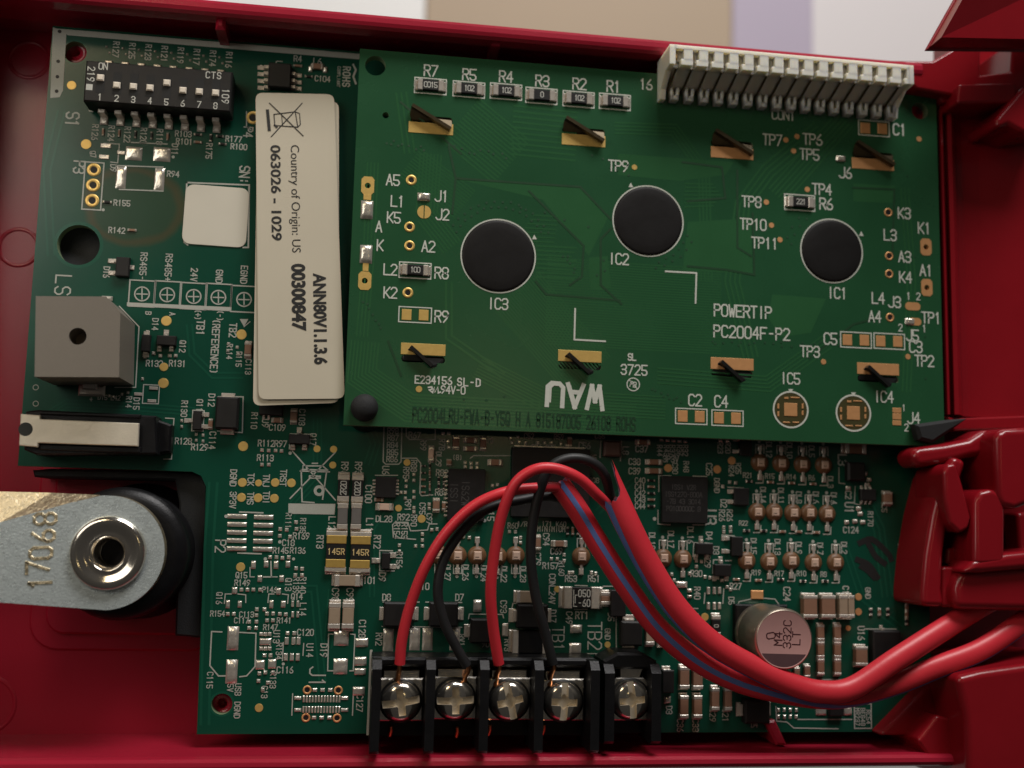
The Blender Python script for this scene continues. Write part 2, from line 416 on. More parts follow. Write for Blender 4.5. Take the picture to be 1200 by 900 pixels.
# round-cornered frame moulded round the lock
def rrect(x0, x1, y0, y1, r, n=6):
    out = []
    for cx, cy, a in ((x1-r, y1-r, 0), (x0+r, y1-r, 90), (x0+r, y0+r, 180), (x1-r, y0+r, 270)):
        for k in range(n+1):
            t = math.radians(a + 90*k/n); out.append((cx + r*math.cos(t), cy + r*math.sin(t)))
    return out
q0 = P(54, 742, FLOOR); q1 = P(250, 540, FLOOR)
for d, hgt in ((0, .9), (2.6, .45)):
    mb = MB(); mb.prism(rrect(q0.x - d, q1.x + d, q0.y - d, q1.y + d, 3 + d*.6), 0, hgt, b=.35); en('lock_frame', mb, at=(0, 0, FLOOR + .004 + (.006 if d else .46)))
# bosses under the board's mounting holes
for u, v, r in ((88, 61, 15), (260, 825, 14)):
    p = P(u, v, ZM - 1.6)
    mb = MB(); mb.lathe([(2.6, FLOOR), (2.3, -6.7), (.75, -6.7), (.7, -8.5)], p.x, p.y, 24); bo = en('boss', mb)
p = P(1078, 130, -1.6); mb = MB(); mb.lathe([(2.4, ZM + .03), (2.2, -1.7), (.7, -1.7), (.6, -3)], p.x, p.y, 24); en('boss', mb)
p = P(92, 287, ZM)
mb = MB(); mb.lathe([(4.4, FLOOR + .02), (4.3, -7.2), (3.3, -7.0), (3.1, -7.6), (.2, -7.8)], p.x, p.y, 32); en('speaker_well', mb, M_BLKM)

# right-hand end: inner wall ridges, sloping end panel, top corner, hinge leaf
def run_px(name, us, v0, v1, prof_z, m=M_REDH):
    """upright strip between two photo rows; us = pixel columns, prof_z = heights"""
    mb = MB(); k = len(us); vs = []
    for v in (v0, v1):
        for u, z in zip(us, prof_z):
            q = P(u, 300, z); y = P(1120, v, -2).y; vs.append((q.x, y, z))
    mb.add(vs, [(i, i+1, k+i+1, k+i) for i in range(k-1)], 0, False)
    n = len(mb.v); mb.add([(x, y, FLOOR) for x, y, z in vs], [])
    mb.add([vs[i] for i in range(k)] + [(vs[i][0], vs[i][1], FLOOR) for i in range(k)], [(i, k+i, k+i+1, i+1) for i in range(k-1)])
    mb.add([vs[k+i] for i in range(k)] + [(vs[k+i][0], vs[k+i][1], FLOOR) for i in range(k)], [(i, i+1, k+i+1, k+i) for i in range(k-1)])
    return en(name, mb, m)
run_px('end_panel', [1102, 1103.5, 1106, 1108.5, 1110, 1111.5, 1114, 1119, 1121.5, 1124, 1130, 1150, 1175, 1215, 1240],
       122, 487, [-9, -1.2, -.4, -.5, -2.2, -2.2, -.2, -.1, -.9, -2.6, -3.0, -3.0, -2.7, -2.2, -2.0])
def blk(name, pts, z0, z1, b=.5, m=M_REDH, parent=EN):
    mb = MB(); mb.prism(px(pts, z1), z0, z1)
    o = mk(name, mb, m, parent); md = o.modifiers.new('round', 'BEVEL'); md.width = b*U; md.segments = 3; md.limit_method = 'ANGLE'; md.use_clamp_overlap = True
    for p_ in o.data.polygons: p_.use_smooth = True
    md.harden_normals = True
    return o
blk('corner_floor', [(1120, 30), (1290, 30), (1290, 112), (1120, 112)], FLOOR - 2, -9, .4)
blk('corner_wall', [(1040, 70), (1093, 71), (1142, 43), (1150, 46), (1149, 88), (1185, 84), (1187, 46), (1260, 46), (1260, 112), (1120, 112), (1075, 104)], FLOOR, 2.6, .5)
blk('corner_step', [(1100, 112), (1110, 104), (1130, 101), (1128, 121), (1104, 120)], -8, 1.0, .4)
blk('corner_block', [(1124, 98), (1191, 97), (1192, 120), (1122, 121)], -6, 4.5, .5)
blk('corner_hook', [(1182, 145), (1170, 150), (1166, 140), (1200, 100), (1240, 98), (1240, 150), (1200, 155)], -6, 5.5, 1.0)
# hinge leaf reaching over the corner
mb = MB()
q = [P(1107, 41, 19), P(1131, -2, 19), P(1165, -62, 19), P(1330, -62, 3), P(1330, 46, 3)]
lowr = [p - Vector((0, 0, 5)) for p in q]
mb.add(q + lowr, [(4, 3, 2, 1, 0), (5, 6, 7, 8, 9)] + [((i+1) % 5, i, 5+i, 5+(i+1) % 5) for i in range(5)])
o = en('hinge_leaf', mb, M_REDH); md = o.modifiers.new('round', 'BEVEL'); md.width = .035; md.segments = 3
# lower right: raised block beside the cable exit, corner gusset
blk('cable_exit_block', [(1121, 793), (1150, 786), (1260, 770), (1260, 930), (1136, 930), (1132, 840)], FLOOR, 7.0, 1.2)
blk('corner_gusset', [(1030, 862), (1090, 800), (1118, 790), (1140, 800), (1140, 864)], FLOOR, -2.0, .6)
blk('corner_gusset', [(1075, 868), (1098, 838), (1136, 846), (1136, 897), (1090, 890)], FLOOR, 2.0, .6)

# ------------------------------------------------------------------ hinge knuckle at the right edge
HG = thing('hinge_bracket', 'red plastic hinge bracket with looped fingers over the right board edge', 'hinge', (110, -12, FLOOR))
def bar(name, pts, z, r, flat=1.0, n=28):
    q = [P(u, v, z if not isinstance(z, (list, tuple)) else z[i]) for i, (u, v) in enumerate(pts)]
    pa = smoothpath(q, n)
    e = [pa[0] - (pa[1]-pa[0]).normalized()*r*s_ for s_ in (.95, .7, .35)]; f = [pa[-1] + (pa[-1]-pa[-2]).normalized()*r*s_ for s_ in (.35, .7, .95)]
    rad = [r*.31, r*.71, r*.94] + [r]*n + [r*.94, r*.71, r*.31]
    mb = MB(); mb.sweep(e + pa + f, rad, 18, flat=flat); return mk(name, mb, M_REDH, HG)
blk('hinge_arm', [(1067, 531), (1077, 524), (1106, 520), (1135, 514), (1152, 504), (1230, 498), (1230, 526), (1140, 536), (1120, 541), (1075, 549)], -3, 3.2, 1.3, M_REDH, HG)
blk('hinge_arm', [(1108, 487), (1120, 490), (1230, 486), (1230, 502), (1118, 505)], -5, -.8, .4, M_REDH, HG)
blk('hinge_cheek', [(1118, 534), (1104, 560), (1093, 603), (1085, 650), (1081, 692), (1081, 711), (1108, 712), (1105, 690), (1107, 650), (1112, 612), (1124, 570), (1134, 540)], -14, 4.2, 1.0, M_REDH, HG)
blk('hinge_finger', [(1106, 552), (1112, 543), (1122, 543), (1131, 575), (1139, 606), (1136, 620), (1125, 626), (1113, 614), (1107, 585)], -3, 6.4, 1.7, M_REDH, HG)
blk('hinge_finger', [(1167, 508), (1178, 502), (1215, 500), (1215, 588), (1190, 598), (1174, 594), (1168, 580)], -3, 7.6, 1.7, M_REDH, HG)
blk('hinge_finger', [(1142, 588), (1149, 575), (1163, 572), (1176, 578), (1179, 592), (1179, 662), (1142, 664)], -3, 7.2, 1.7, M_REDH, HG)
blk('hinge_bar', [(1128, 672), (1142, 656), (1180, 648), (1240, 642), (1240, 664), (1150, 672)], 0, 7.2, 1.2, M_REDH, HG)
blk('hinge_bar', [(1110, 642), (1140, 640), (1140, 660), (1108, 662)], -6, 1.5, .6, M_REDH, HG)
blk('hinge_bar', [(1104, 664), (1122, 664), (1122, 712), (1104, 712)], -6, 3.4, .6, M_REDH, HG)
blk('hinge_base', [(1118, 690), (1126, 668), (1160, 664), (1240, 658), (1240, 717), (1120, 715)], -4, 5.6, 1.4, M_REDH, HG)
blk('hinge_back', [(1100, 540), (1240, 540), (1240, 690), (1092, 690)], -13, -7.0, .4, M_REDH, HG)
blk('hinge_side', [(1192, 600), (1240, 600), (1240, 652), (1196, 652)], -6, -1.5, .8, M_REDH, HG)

# black strap end lying over the display board's lower corner
mb = MB(); mb.prism(px([(1073, 497), (1108, 492), (1135, 490), (1112, 507), (1094, 519), (1078, 515)], 2.2), .25, 2.2, b=.5)
tag(mk('strap_end', mb, M_BLKM), 'black strap end lying across the corner of the display board', 'strap')

# ------------------------------------------------------------------ lock cam and barrel at lower left
ZL = 4.0
lc = P(150, 648, -3)
LB = thing('lock_barrel', 'round black plastic lock barrel under the metal cam lever', 'lock', (lc.x, lc.y, FLOOR))
mb = MB(); mb.lathe([(10.6, FLOOR + 1.4), (10.4, FLOOR+4), (9.2, FLOOR + 4.4), (9.0, -2.5), (8.6, -1.6), (7.2, -1.2), (3, -1.2)], lc.x, lc.y, 56); mk('barrel', mb, M_BLKP, LB)
mb = MB(); mb.lathe([(9.6, -2.4), (9.7, -1.4), (9.2, -.4), (7.6, 0), (5, .1), (2.6, .1)], lc.x - .6, lc.y, 56, close=False); mk('lock_nut', mb, M_BLKP, LB)
mb = MB()
tp = P(156, 718, -3); mb.prism([(tp.x-1.3, tp.y+1.5), (tp.x+1.2, tp.y+1.5), (tp.x+.6, tp.y-.9), (tp.x-.2, tp.y-.9)], -6, -2.5, b=.2); mk('stop_tab', mb, M_BLKP, LB)

cc = P(127, 648, ZL)
CM = thing('lock_cam', 'flat zinc plated lock cam lever stamped with numbers and a hollow bolt', 'lever', (cc.x, cc.y, .1))
sz = SC(127, 648, ZL)
R_ = 66.5 / sz
outl = px([(-40, 620), (0, 612), (83, 589), (120, 580.5)], ZL)
c2 = P(124, 647.5, ZL)
arc = [(c2.x + R_*math.cos(t), c2.y + R_*math.sin(t)) for t in [math.radians(84 - 170*k/26) for k in range(27)]]
outl += arc + px([(0, 706), (-40, 704)], ZL)
sheet_with_holes('cam_plate', outl, [(cc.x, cc.y, 2.1)], ZL - 2.0, ZL, [M_ZINC, M_ZINCG], CM, (cc.x, cc.y, 0))
# bent-down facet along the upper edge
mb = MB()
t1 = [P(-40, 620.5, ZL-.05), P(0, 612.5, ZL-.05), P(82, 589.5, ZL-.05), P(118, 581, ZL-.05)]
t2 = [P(-40, 575, ZL-1.9), P(0, 576, ZL-1.9), P(60, 577.5, ZL-1.9), P(117, 580, ZL-.6)]
vs = t1 + t2 + [p - Vector((0, 0, 2.2)) for p in t1] + [p - Vector((0, 0, 2.0)) for p in t2]
mb.add(vs, [(0, 1, 5, 4), (1, 2, 6, 5), (2, 3, 7, 6), (4, 5, 13, 12), (5, 6, 14, 13), (6, 7, 15, 14), (0, 8, 9, 1)])
mk('cam_bend', mb, M_ZINCG, CM)
mb = MB()
mb.lathe([(5.25, 0), (5.22, .5), (4.95, .95), (4.5, 1.12), (3.9, .98), (3.3, .60), (2.75, .50), (2.55, .62), (2.35, .45), (2.05, .0), (1.95, -1), (1.9, -5.5), (0.01, -5.5)], 0, 0, 56)
col_ = mk('hollow_bolt', mb, M_CHROME, CM, (cc.x, cc.y, ZL + .004))
mb = MB(); mb.disc(0, 0, 1.9, -4.0, seg=24); mk('bolt_bore', mb, M_BLKP, col_, (cc.x, cc.y, ZL))
for ch, (u, v) in zip('17068', ((47, 683), (44, 665), (48, 648), (51, 628), (53, 608))):
    q = P(u, v, ZL); mb = MB()
    text(mb, ch, 0, 0, 2.9, math.radians(94), .15, .78)
    m2 = MB()
    for f in mb.f:
        poly = [(mb.v[i][0], mb.v[i][1]) for i in f]; m2.prism(poly, 0, .13, b=.07)
    mk('stamped_digit', m2, M_ZINCG, CM, (q.x, q.y, ZL + .003))

# black edge strip along the board's cut-out
def strip(name, pts, z0, z1, label):
    mb = MB(); mb.prism(px(pts, z1), z0, z1, b=.3); return tag(mk(name, mb, M_BLKM), label, 'gasket')
strip('edge_gasket', [(38, 551), (60, 549), (233, 553), (243, 560), (240, 748), (205, 745), (210, 590), (205, 563), (60, 560), (40, 559)], FLOOR + .95, -6.9, 'black edge gasket lining the cut-out around the lock')
# ------------------------------------------------------------------ boards: shared component builders
class Board:
    def __init__(s, root, z): s.root = root; s.z = z; s.silk = MB(); s.tiny = MB()
    def pos(s, u, v): return P(u, v, s.z)
    def mm(s, p, u, v): return p / SC(u, v, s.z)
    def text(s, t, u, v, hpx, rot=0, sw=.13, asp=.78, adv=.66):
        if s.z < 0 and hpx < 10: hpx *= .86; adv *= 1.08; sw *= 1.08
        p = s.pos(u, v); mb = MB(); text(mb, t, 0, 0, s.mm(hpx, u, v), math.radians(rot), sw, asp, adv, .03)
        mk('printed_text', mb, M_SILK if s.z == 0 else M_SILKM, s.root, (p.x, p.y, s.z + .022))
    def line(s, pts, wpx=1.3, closed=False, z=.03):
        q = [s.pos(u, v) for u, v in pts]; s.silk.ribbon([(p.x, p.y) for p in q], s.mm(wpx, *pts[0]), z, 0, closed)
    def rect(s, u, v, wpx, hpx, lw=1.3):
        p = s.pos(u, v); a = s.mm(wpx, u, v)/2; b = s.mm(hpx, u, v)/2
        s.silk.ribbon([(p.x-a, p.y-b), (p.x+a, p.y-b), (p.x+a, p.y+b), (p.x-a, p.y+b)], s.mm(lw, u, v), .026, 0, True)
    def dot(s, u, v, rpx=2):
        p = s.pos(u, v); s.silk.disc(p.x, p.y, s.mm(rpx, u, v), .034, seg=12)
    def ring(s, u, v, rpx, lw=1.3, seg=48):
        p = s.pos(u, v); r = s.mm(rpx, u, v); l = s.mm(lw, u, v); s.silk.disc(p.x, p.y, r + l/2, .028, seg=seg, r0=r - l/2)
    def finish(s):
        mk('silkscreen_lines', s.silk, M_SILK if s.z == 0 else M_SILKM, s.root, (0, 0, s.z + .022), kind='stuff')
        if s.tiny.f: mk('tiny_solder_joints', s.tiny, [M_SOLD, M_BLK, M_CERB], s.root, (0, 0, s.z), kind='stuff')
    # round or square bare pads
    def pad(s, u, v, wpx, hpx, m=M_GOLD, t=.06, name='pad', rz=0):
        w_, h_ = round(s.mm(wpx, u, v), 1), round(s.mm(hpx, u, v), 1)
        me = cached(('pad', w_, h_, m.name, t), lambda mb: mb.cb(0, 0, w_, h_, 0, t, b=t*.5), [m])
        p = s.pos(u, v); return mk(name, me, None, s.root, (p.x, p.y, s.z + .012), rz)
    def lump(s, u, v, wpx, hpx, name='solder_pad', hgt=.35):
        """pad with a mound of solder"""
        w_, h_ = round(s.mm(wpx, u, v), 1), round(s.mm(hpx, u, v), 1); hg = hgt
        def build(mb):
            n = 8; vs = []
            rnd = random.Random(int(w_*100 + h_*7))
            for j in range(n+1):
                for i in range(n+1):
                    x = i/n*2-1; y = j/n*2-1
                    z = hg*((1-x**4)*(1-y**4))**.5*(.75 + .5*rnd.random()*.35 + .25*(x*.5+y*.4))
                    vs.append((x*w_/2, y*h_/2, max(0.02, z) if abs(x) < 1 and abs(y) < 1 else .02))
            mb.add(vs, [(j*(n+1)+i, j*(n+1)+i+1, (j+1)*(n+1)+i+1, (j+1)*(n+1)+i) for j in range(n) for i in range(n)], 0, True)
        me = cached(('lump', w_, h_, hg), build, [M_SOLD]); p = s.pos(u, v)
        return mk(name, me, None, s.root, (p.x, p.y, s.z + .01))
    def tp(s, u, v, rpx, m=M_GOLD, name='test_point'):
        r = round(s.mm(rpx, u, v), 2)
        me = cached(('tp', r, m.name), lambda mb: mb.lathe([(r, 0), (r*.95, .05), (0.001, .052)], seg=20, smooth=False, close=False), [m]); p = s.pos(u, v)
        return mk(name, me, None, s.root, (p.x, p.y, s.z + .01))
    def via(s, u, v, rpx, ripx, m=M_GOLD, name='plated_hole'):
        r = round(s.mm(rpx, u, v), 2); ri = round(s.mm(ripx, u, v), 2)
        me = cached(('via', r, ri, m.name), lambda mb: (mb.lathe([(r, 0), (r*.95, .06), (ri*1.1, .06), (ri, .0)], seg=20, close=False), mb.disc(0, 0, ri*1.02, .004, 1, 16)), [m, M_BLK]); p = s.pos(u, v)
        return mk(name, me, None, s.root, (p.x, p.y, s.z + .01))
    def chip(s, u, v, wpx, hpx, hgt=None, body=M_CERA, term=M_TIN, name='capacitor', tl=.20, code=None, fillet=True, raised=0):
        """two-terminal chip: body mesh with two terminal children"""
        w_, h_ = round(s.mm(wpx, u, v), 1), round(s.mm(hpx, u, v), 1); vert = h_ > w_
        L, W = (h_, w_) if vert else (w_, h_)
        hg = hgt or round(min(W*.55, 1.2), 2)
        me = cached(('chip', L, W, hg, body.name, tl), lambda mb: mb.cb(0, 0, L*(1-2*tl) + .02, W*.94, .05, hg*.97, b=.08), [body])
        def tb(mb):
            mb.cb(0, 0, L*tl, W, .0, hg, b=.10)
            if fillet: mb.cb(-L*tl*.75, 0, L*tl*.6, W*.98, 0, hg*.35, b=hg*.3)
        mt = cached(('term', L, W, hg, term.name, tl, fillet), tb, [term])
        p = s.pos(u, v); rz = math.pi/2 if vert else 0
        o = mk(name, me, None, s.root, (p.x, p.y, s.z + .01), rz)
        for sg in (-1, 1):
            t = mk('terminal', mt, None, o, (p.x, p.y, s.z + .01))
            t.location = Vector((sg*(L/2 - L*tl/2)*U, 0, 0)); t.rotation_euler.z = 0 if sg < 0 else math.pi
        if code:
            mb = MB(); text(mb, code, 0, 0, W*.48, 0, .14, .8, .62)
            t = mk('code_print', mb, M_INKW, o, (p.x, p.y, s.z)); t.location = Vector((0, 0, (hg + .012)*U))
        return o
    def smd(s, u, v, wpx, hpx, hgt, leads, name, body=M_BLK, b=.12, leadm=M_TIN, standoff=.05):
        """moulded package; leads = (du, dv, wpx, hpx) from its centre, gull-wing feet"""
        w_, h_ = round(s.mm(wpx, u, v), 1), round(s.mm(hpx, u, v), 1)
        me = cached(('smd', w_, h_, hgt, body.name), lambda mb: mb.cb(0, 0, w_, h_, standoff, hgt, b=b), [body])
        p = s.pos(u, v); o = mk(name, me, None, s.root, (p.x, p.y, s.z + .01))
        for du, dv, lw, lh in leads:
            q = s.pos(u + du, v + dv); a, c = round(s.mm(lw, u, v), 1), round(s.mm(lh, u, v), 1)
            hx = abs(du)*1.0*hpx > abs(dv)*1.0*wpx
            sgn = (1 if du > 0 else -1) if hx else (-1 if dv > 0 else 1)
            def lb(mb, a=a, c=c, hx=hx, sgn=sgn):
                mb.cb(0, 0, a, c, 0, .14, b=.06)
                if hx: mb.cb(-sgn*a*.35, 0, a*.55, c*.82, .1, min(hgt*.55, .9), b=.06)
                else:  mb.cb(0, -sgn*c*.35, a*.82, c*.55, .1, min(hgt*.55, .9), b=.06)
            ml = cached(('lead', a, c, hx, sgn, hgt), lb, [leadm])
            mk('lead', ml, None, o, (q.x, q.y, s.z + .012))
        return o
    def t0402(s, u, v, vert=True, g=6.0, w_=3.0):
        """a pair of pinhead-sized solder joints with the chip between"""
        p = s.pos(u, v); d = s.mm(g, u, v)/2; a = s.mm(w_, u, v)
        if vert:
            s.tiny.cb(p.x, p.y, a*.9, d*1.6, .02, .28, 1 if random.random() < .6 else 2, .05)
            for k in (-1, 1): s.tiny.cb(p.x, p.y + k*d, a, a*.8, .012, .32, 0, .12)
        else:
            s.tiny.cb(p.x, p.y, d*1.6, a*.9, .02, .28, 1 if random.random() < .6 else 2, .05)
            for k in (-1, 1): s.tiny.cb(p.x + k*d, p.y, a*.8, a, .012, .32, 0, .12)
    def j(s, u, v, wpx=4, hpx=5):
        p = s.pos(u, v); s.tiny.cb(p.x, p.y, s.mm(wpx, u, v), s.mm(hpx, u, v), .012, .16 + .1*random.random(), 0, .13)

# ------------------------------------------------------------------ display board
DB = thing('display_circuit_board', 'bright green display circuit board with three black chip blobs, screwed above the main board', 'circuit board', (49, 30, -1.6))
B = Board(DB, ZD)
hole = lambda u, v, r: (P(u, v, 0).x, P(u, v, 0).y, r / SC(u, v, 0))
def slot(u, v, wpx, hpx):
    p = P(u, v, 0); a = wpx/2/SC(u, v, 0); c = hpx/2/SC(u, v, 0)
    return [(x, y) for x, y in rrect(p.x - a, p.x + a, p.y - c, p.y + c, c*.9, 4)]
TABS_T = ((505, 140), (684, 154), (858, 169), (1023, 182))
TABS_B = ((496, 421), (679.5, 429), (858, 438), (1029, 444))
def cpx(u, v): return P(u, v, 0).x, P(u, v, 0).y
holes = [hole(440, 77, 12), hole(1078, 130, 10), hole(452, 135, 3.8)]
holes += [slot(u, v, 51, 8) for u, v in TABS_T + TABS_B]
holes += [hole(u, v, 3.2) for u, v in ((482, 211), (480, 266), (480, 288), (478, 343), (1041, 249), (1042, 300), (1042, 321), (1043, 372))]
holes += [hole(431, 219, 3.4), hole(428, 329, 3.6), hole(1085, 290, 3.4), hole(1086, 338, 3.4)]
sheet_with_holes('substrate', [(0, 0), (98, 0), (98, 60), (0, 60)], holes, -1.6, 0, [M_GD, M_FR4], DB, (0, 0, 0))

# copper under the mask: bundles of fine tracks, pours and tiny vias
TR = MB()
def bundle(pts, n, sp, wd, z=.012, mb=TR):
    """n parallel tracks following pts (mm), sp apart"""
    pts = [Vector(p) for p in pts]
    bundle.n = getattr(bundle, 'n', 0) + 1; z = .006 + .00042*(bundle.n % 60)
    for k in range(n):
        off = (k - (n-1)/2)*sp; q = []
        for i in range(len(pts)):
            a = pts[max(0, i-1)]; b_ = pts[min(len(pts)-1, i+1)]
            d1 = (pts[i]-a) if i else (b_-pts[i]); d2 = (b_-pts[i]) if i < len(pts)-1 else (pts[i]-a)
            d1 = d1.normalized(); d2 = d2.normalized(); n1 = Vector((-d1.y, d1.x)); n2 = Vector((-d2.y, d2.x)); kk = n1 + n2
            kk = kk/max(.5, kk.dot(n1)); q.append(pts[i] + kk*off)
        mb.ribbon(q, wd, z, 0, cap=False)
def bpx(pts, n, sp, wd, z=.012): bundle([cpx(*p) for p in pts], n, sp, wd, z)
bpx([(428, 400), (424, 440), (480, 478), (745, 492)], 9, .52, .24)
bpx([(437, 190), (432, 300), (424, 395)], 4, .55, .22)
bpx([(640, 352), (760, 360), (845, 365)], 34, .42, .20)
bpx([(605, 340), (690, 440)], 22, .44, .20)
bpx([(505, 180), (500, 250)], 7, .55, .24); bpx([(500, 252), (530, 290)], 7, .55, .24)
bpx([(480, 190), (545, 240)], 12, .5, .22)
bpx([(540, 140), (600, 190)], 16, .62, .3)
bpx([(600, 152), (676, 160)], 10, .9, .35)
for k in range(8): bpx([(628, 288 + 5.2*k), (676 - (k % 3)*3, 290.5 + 5.2*k)], 1, .5, .30)
for k in range(7): bpx([(624 - k*3, 252 + 5*k), (655 - k, 254 + 5*k)], 1, .5, .25)
bpx([(470, 108), (480, 180)], 3, .8, .3)
bpx([(720, 150), (790, 152), (825, 200), (828, 330)], 4, .6, .26)
for k in range(7): bpx([(802, 215 + 4.6*k), (845 - abs(k-3)*3, 216 + 4.2*k)], 1, .5, .26)
bpx([(960, 150), (900, 200), (870, 240), (858, 330), (880, 420)], 4, .8, .34)
bpx([(990, 140), (910, 230)], 6, .7, .3)
bpx([(560, 430), (640, 470), (780, 478)], 8, .5, .22)
bpx([(770, 440), (900, 450), (970, 400)], 5, .6, .25)
bpx([(1060, 220), (1068, 330), (1062, 460)], 3, .7, .3)
bpx([(526, 330), (526, 395), (590, 440)], 2, .9, .35)
# pours (convex pieces)
for k, pts in enumerate(([(536, 210), (680, 220), (712, 256), (690, 300), (636, 234)], [(724, 180), (860, 190), (850, 205), (796, 212), (724, 205)],
            [(690, 302), (712, 300), (716, 338), (692, 340)], [(806, 260), (880, 256), (882, 320), (800, 318)], [(905, 345), (968, 350), (950, 390), (915, 395), (900, 372)], [(1000, 215), (1050, 218), (1046, 238), (1000, 236)])):
    TR.add([(*cpx(u, v), .003 + .0006*k) for u, v in pts], [tuple(range(len(pts)))[::-1]])
GP = MB()
for k, pts in enumerate(([(534, 209), (680, 219), (716, 257)], [(620, 224), (684, 288), (682, 324), (668, 334)], [(716, 268), (704, 280), (704, 334), (728, 356)], [(628, 330), (640, 345), (726, 352)], [(800, 190), (846, 196), (850, 232), (806, 236)],
            [(864, 200), (864, 290), (880, 300)], [(470, 120), (540, 180)], [(882, 250), (884, 322), (850, 316), (806, 312)], [(1000, 220), (1048, 222), (1046, 300)], [(526, 172), (534, 209), (530, 250)], [(948, 420), (1000, 380), (1030, 372)], [(455, 400), (470, 440)])):
    GP.ribbon([cpx(*p) for p in pts], .34, .032 + .0006*k, 0)
mk('isolation_gaps', GP, mat('bare_laminate_gap', (.013, .056, .022, 1), .4, var=.1), DB, (0, 0, 0), kind='stuff')
mk('copper_tracks', TR, M_GDT, DB, (0, 0, 0), kind='stuff')
VI = MB(); rr = random.Random(3)
def vdot(u, v):
    q = cpx(u, v)
    for x, y in vdot.seen:
        if (x-q[0])**2 + (y-q[1])**2 < .28: return
    vdot.seen.append(q); VI.disc(q[0], q[1], .20, .042, 0, 10)
vdot.seen = []
for cu, cv, r0, a0, a1, n in ((584, 300, 58, 150, 25, 30), (759, 259, 50, -20, -80, 12), (974, 294, 48, 170, 120, 8)):
    for k in range(n):
        t = math.radians(a0 + (a1-a0)*k/(n-1)); r = r0 + (6 if k % 2 else -1) + rr.uniform(-1, 1); vdot(cu + r*math.cos(t), cv - r*math.sin(t))
for u0, v0, u1, v1, n in ((450, 165, 500, 175, 12), (520, 172, 600, 184, 10), (660, 296, 680, 330, 10), (425, 352, 448, 385, 12), (690, 180, 740, 210, 5), (600, 240, 700, 270, 4), (830, 402, 990, 404, 26), (760, 455, 800, 470, 10), (535, 466, 600, 468, 3), (1060, 180, 1090, 470, 6), (700, 330, 712, 300, 3)):
    for k in range(n):
        t = (k + .5)/n; vdot(u0 + (u1-u0)*t + rr.uniform(-3, 3), v0 + (v1-v0)*t + rr.uniform(-3, 3))
mk('filled_vias', VI, mat('via_tenting', (.013, .065, .026, 1), .45, var=.1), DB, (0, 0, 0), kind='stuff')

# chip resistors along the top and the odd ones
for nm, u, v, code, lu, lv in (('R7', 504.5, 101, '0015', 505, 83), ('R5', 549.5, 105, '102', 550, 87.5), ('R4', 593, 107.5, '102', 593, 90), ('R3', 634.5, 112.5, '0', 635.5, 95),
                               ('R2', 678, 116.5, '102', 679, 98.5), ('R1', 720.5, 119.5, '102', 719, 101.5), ('R8', 486.5, 317, '100', 517.5, 320), ('R6', 937, 237.5, '221', 968, 239)):
    B.chip(u, v, 31, 13, .62, M_BLK, M_TIN, 'resistor', .2, code); B.rect(u, v, 37, 18.5); B.text(nm, lu, lv, 13)
B.text('16', 757, 99, 12); B.text('L2', 457.5, 316, 12.5); B.text('CON1', 918, 135, 11)
for nm, u, v, lu, lv, m in (('R9', 486.5, 369, 517.5, 371, M_GOLD), ('C2', 810, 488, 814.5, 469, M_COPPER), ('C4', 852.5, 490, 845, 470.5, M_COPPER), ('C5', 1003, 398.5, 973, 397, M_COPPER),
                            ('C3', 1042, 400, 1073, 406.5, M_COPPER), ('C1', 1024, 150.5, 1054, 152, M_COPPER)):
    B.rect(u, v, 38, 18); B.text(nm, lu, lv, 13)
    for d in (-10, 10): B.pad(u + d, v + d*.03, 11.5, 13, m, name='bare_pad')
for t, u, v in (('A5', 460.5, 211), ('L1', 466, 236), ('J1', 517.5, 230), ('J2', 518.5, 251.5), ('K5', 461.5, 255), ('A', 444, 265.5), ('K', 445.5, 287.5), ('A2', 502, 289), ('K2', 457.5, 343),
                ('IC3', 583.5, 356), ('IC2', 725, 303.5), ('IC1', 981, 343.5), ('IC5', 926, 443.5), ('IC4', 1035.5, 465), ('J6', 990.5, 202.5), ('K3', 1059.5, 250), ('L3', 1043, 275.5), ('K1', 1083, 267.5), ('A3', 1060, 301),
                ('K4', 1061, 325), ('A1', 1085, 317), ('L4', 1029, 349.5), ('J3', 1048, 354), ('A4', 1025, 371), ('TP1', 1091, 372.5), ('J5', 1069, 393), ('TP2', 1083, 423), ('TP3', 949, 412),
                ('TP9', 724.5, 194.5), ('TP7', 905, 164), ('TP6', 952, 163.5), ('TP5', 948.5, 181), ('TP4', 963, 222), ('TP8', 880.5, 236.5), ('TP10', 882.5, 263), ('TP11', 896, 285), ('J4', 1070.5, 490)):
    B.text(t, u, v, 12.5)
B.text('1', 1064.5, 347, 8, sw=.15); B.text('2', 1076, 347.5, 8, sw=.15); B.text('1', 1059, 478, 7, sw=.15); B.text('2', 1062, 501, 8, sw=.15); B.text('2', 1055, 384, 8, sw=.15); B.text('1', 1083, 385, 8, sw=.15)
for u, v in ((743.5, 196), (921, 164), (934, 160), (930, 177), (946, 222), (898, 237), (904, 264), (914, 281), (965, 424), (1064, 418), (1077, 163)): B.tp(u, v, 3.3, M_COPPER if u > 880 else M_GOLD)
B.tp(491, 456, 3.9)
for u, v in ((482, 211), (480, 266), (480, 288), (478, 343)): B.via(u, v, 6.3, 3.2)
for u, v in ((1041, 249), (1042, 300), (1042, 321), (1043, 372)): B.via(u, v, 5.2, 3.2, M_COPPER)
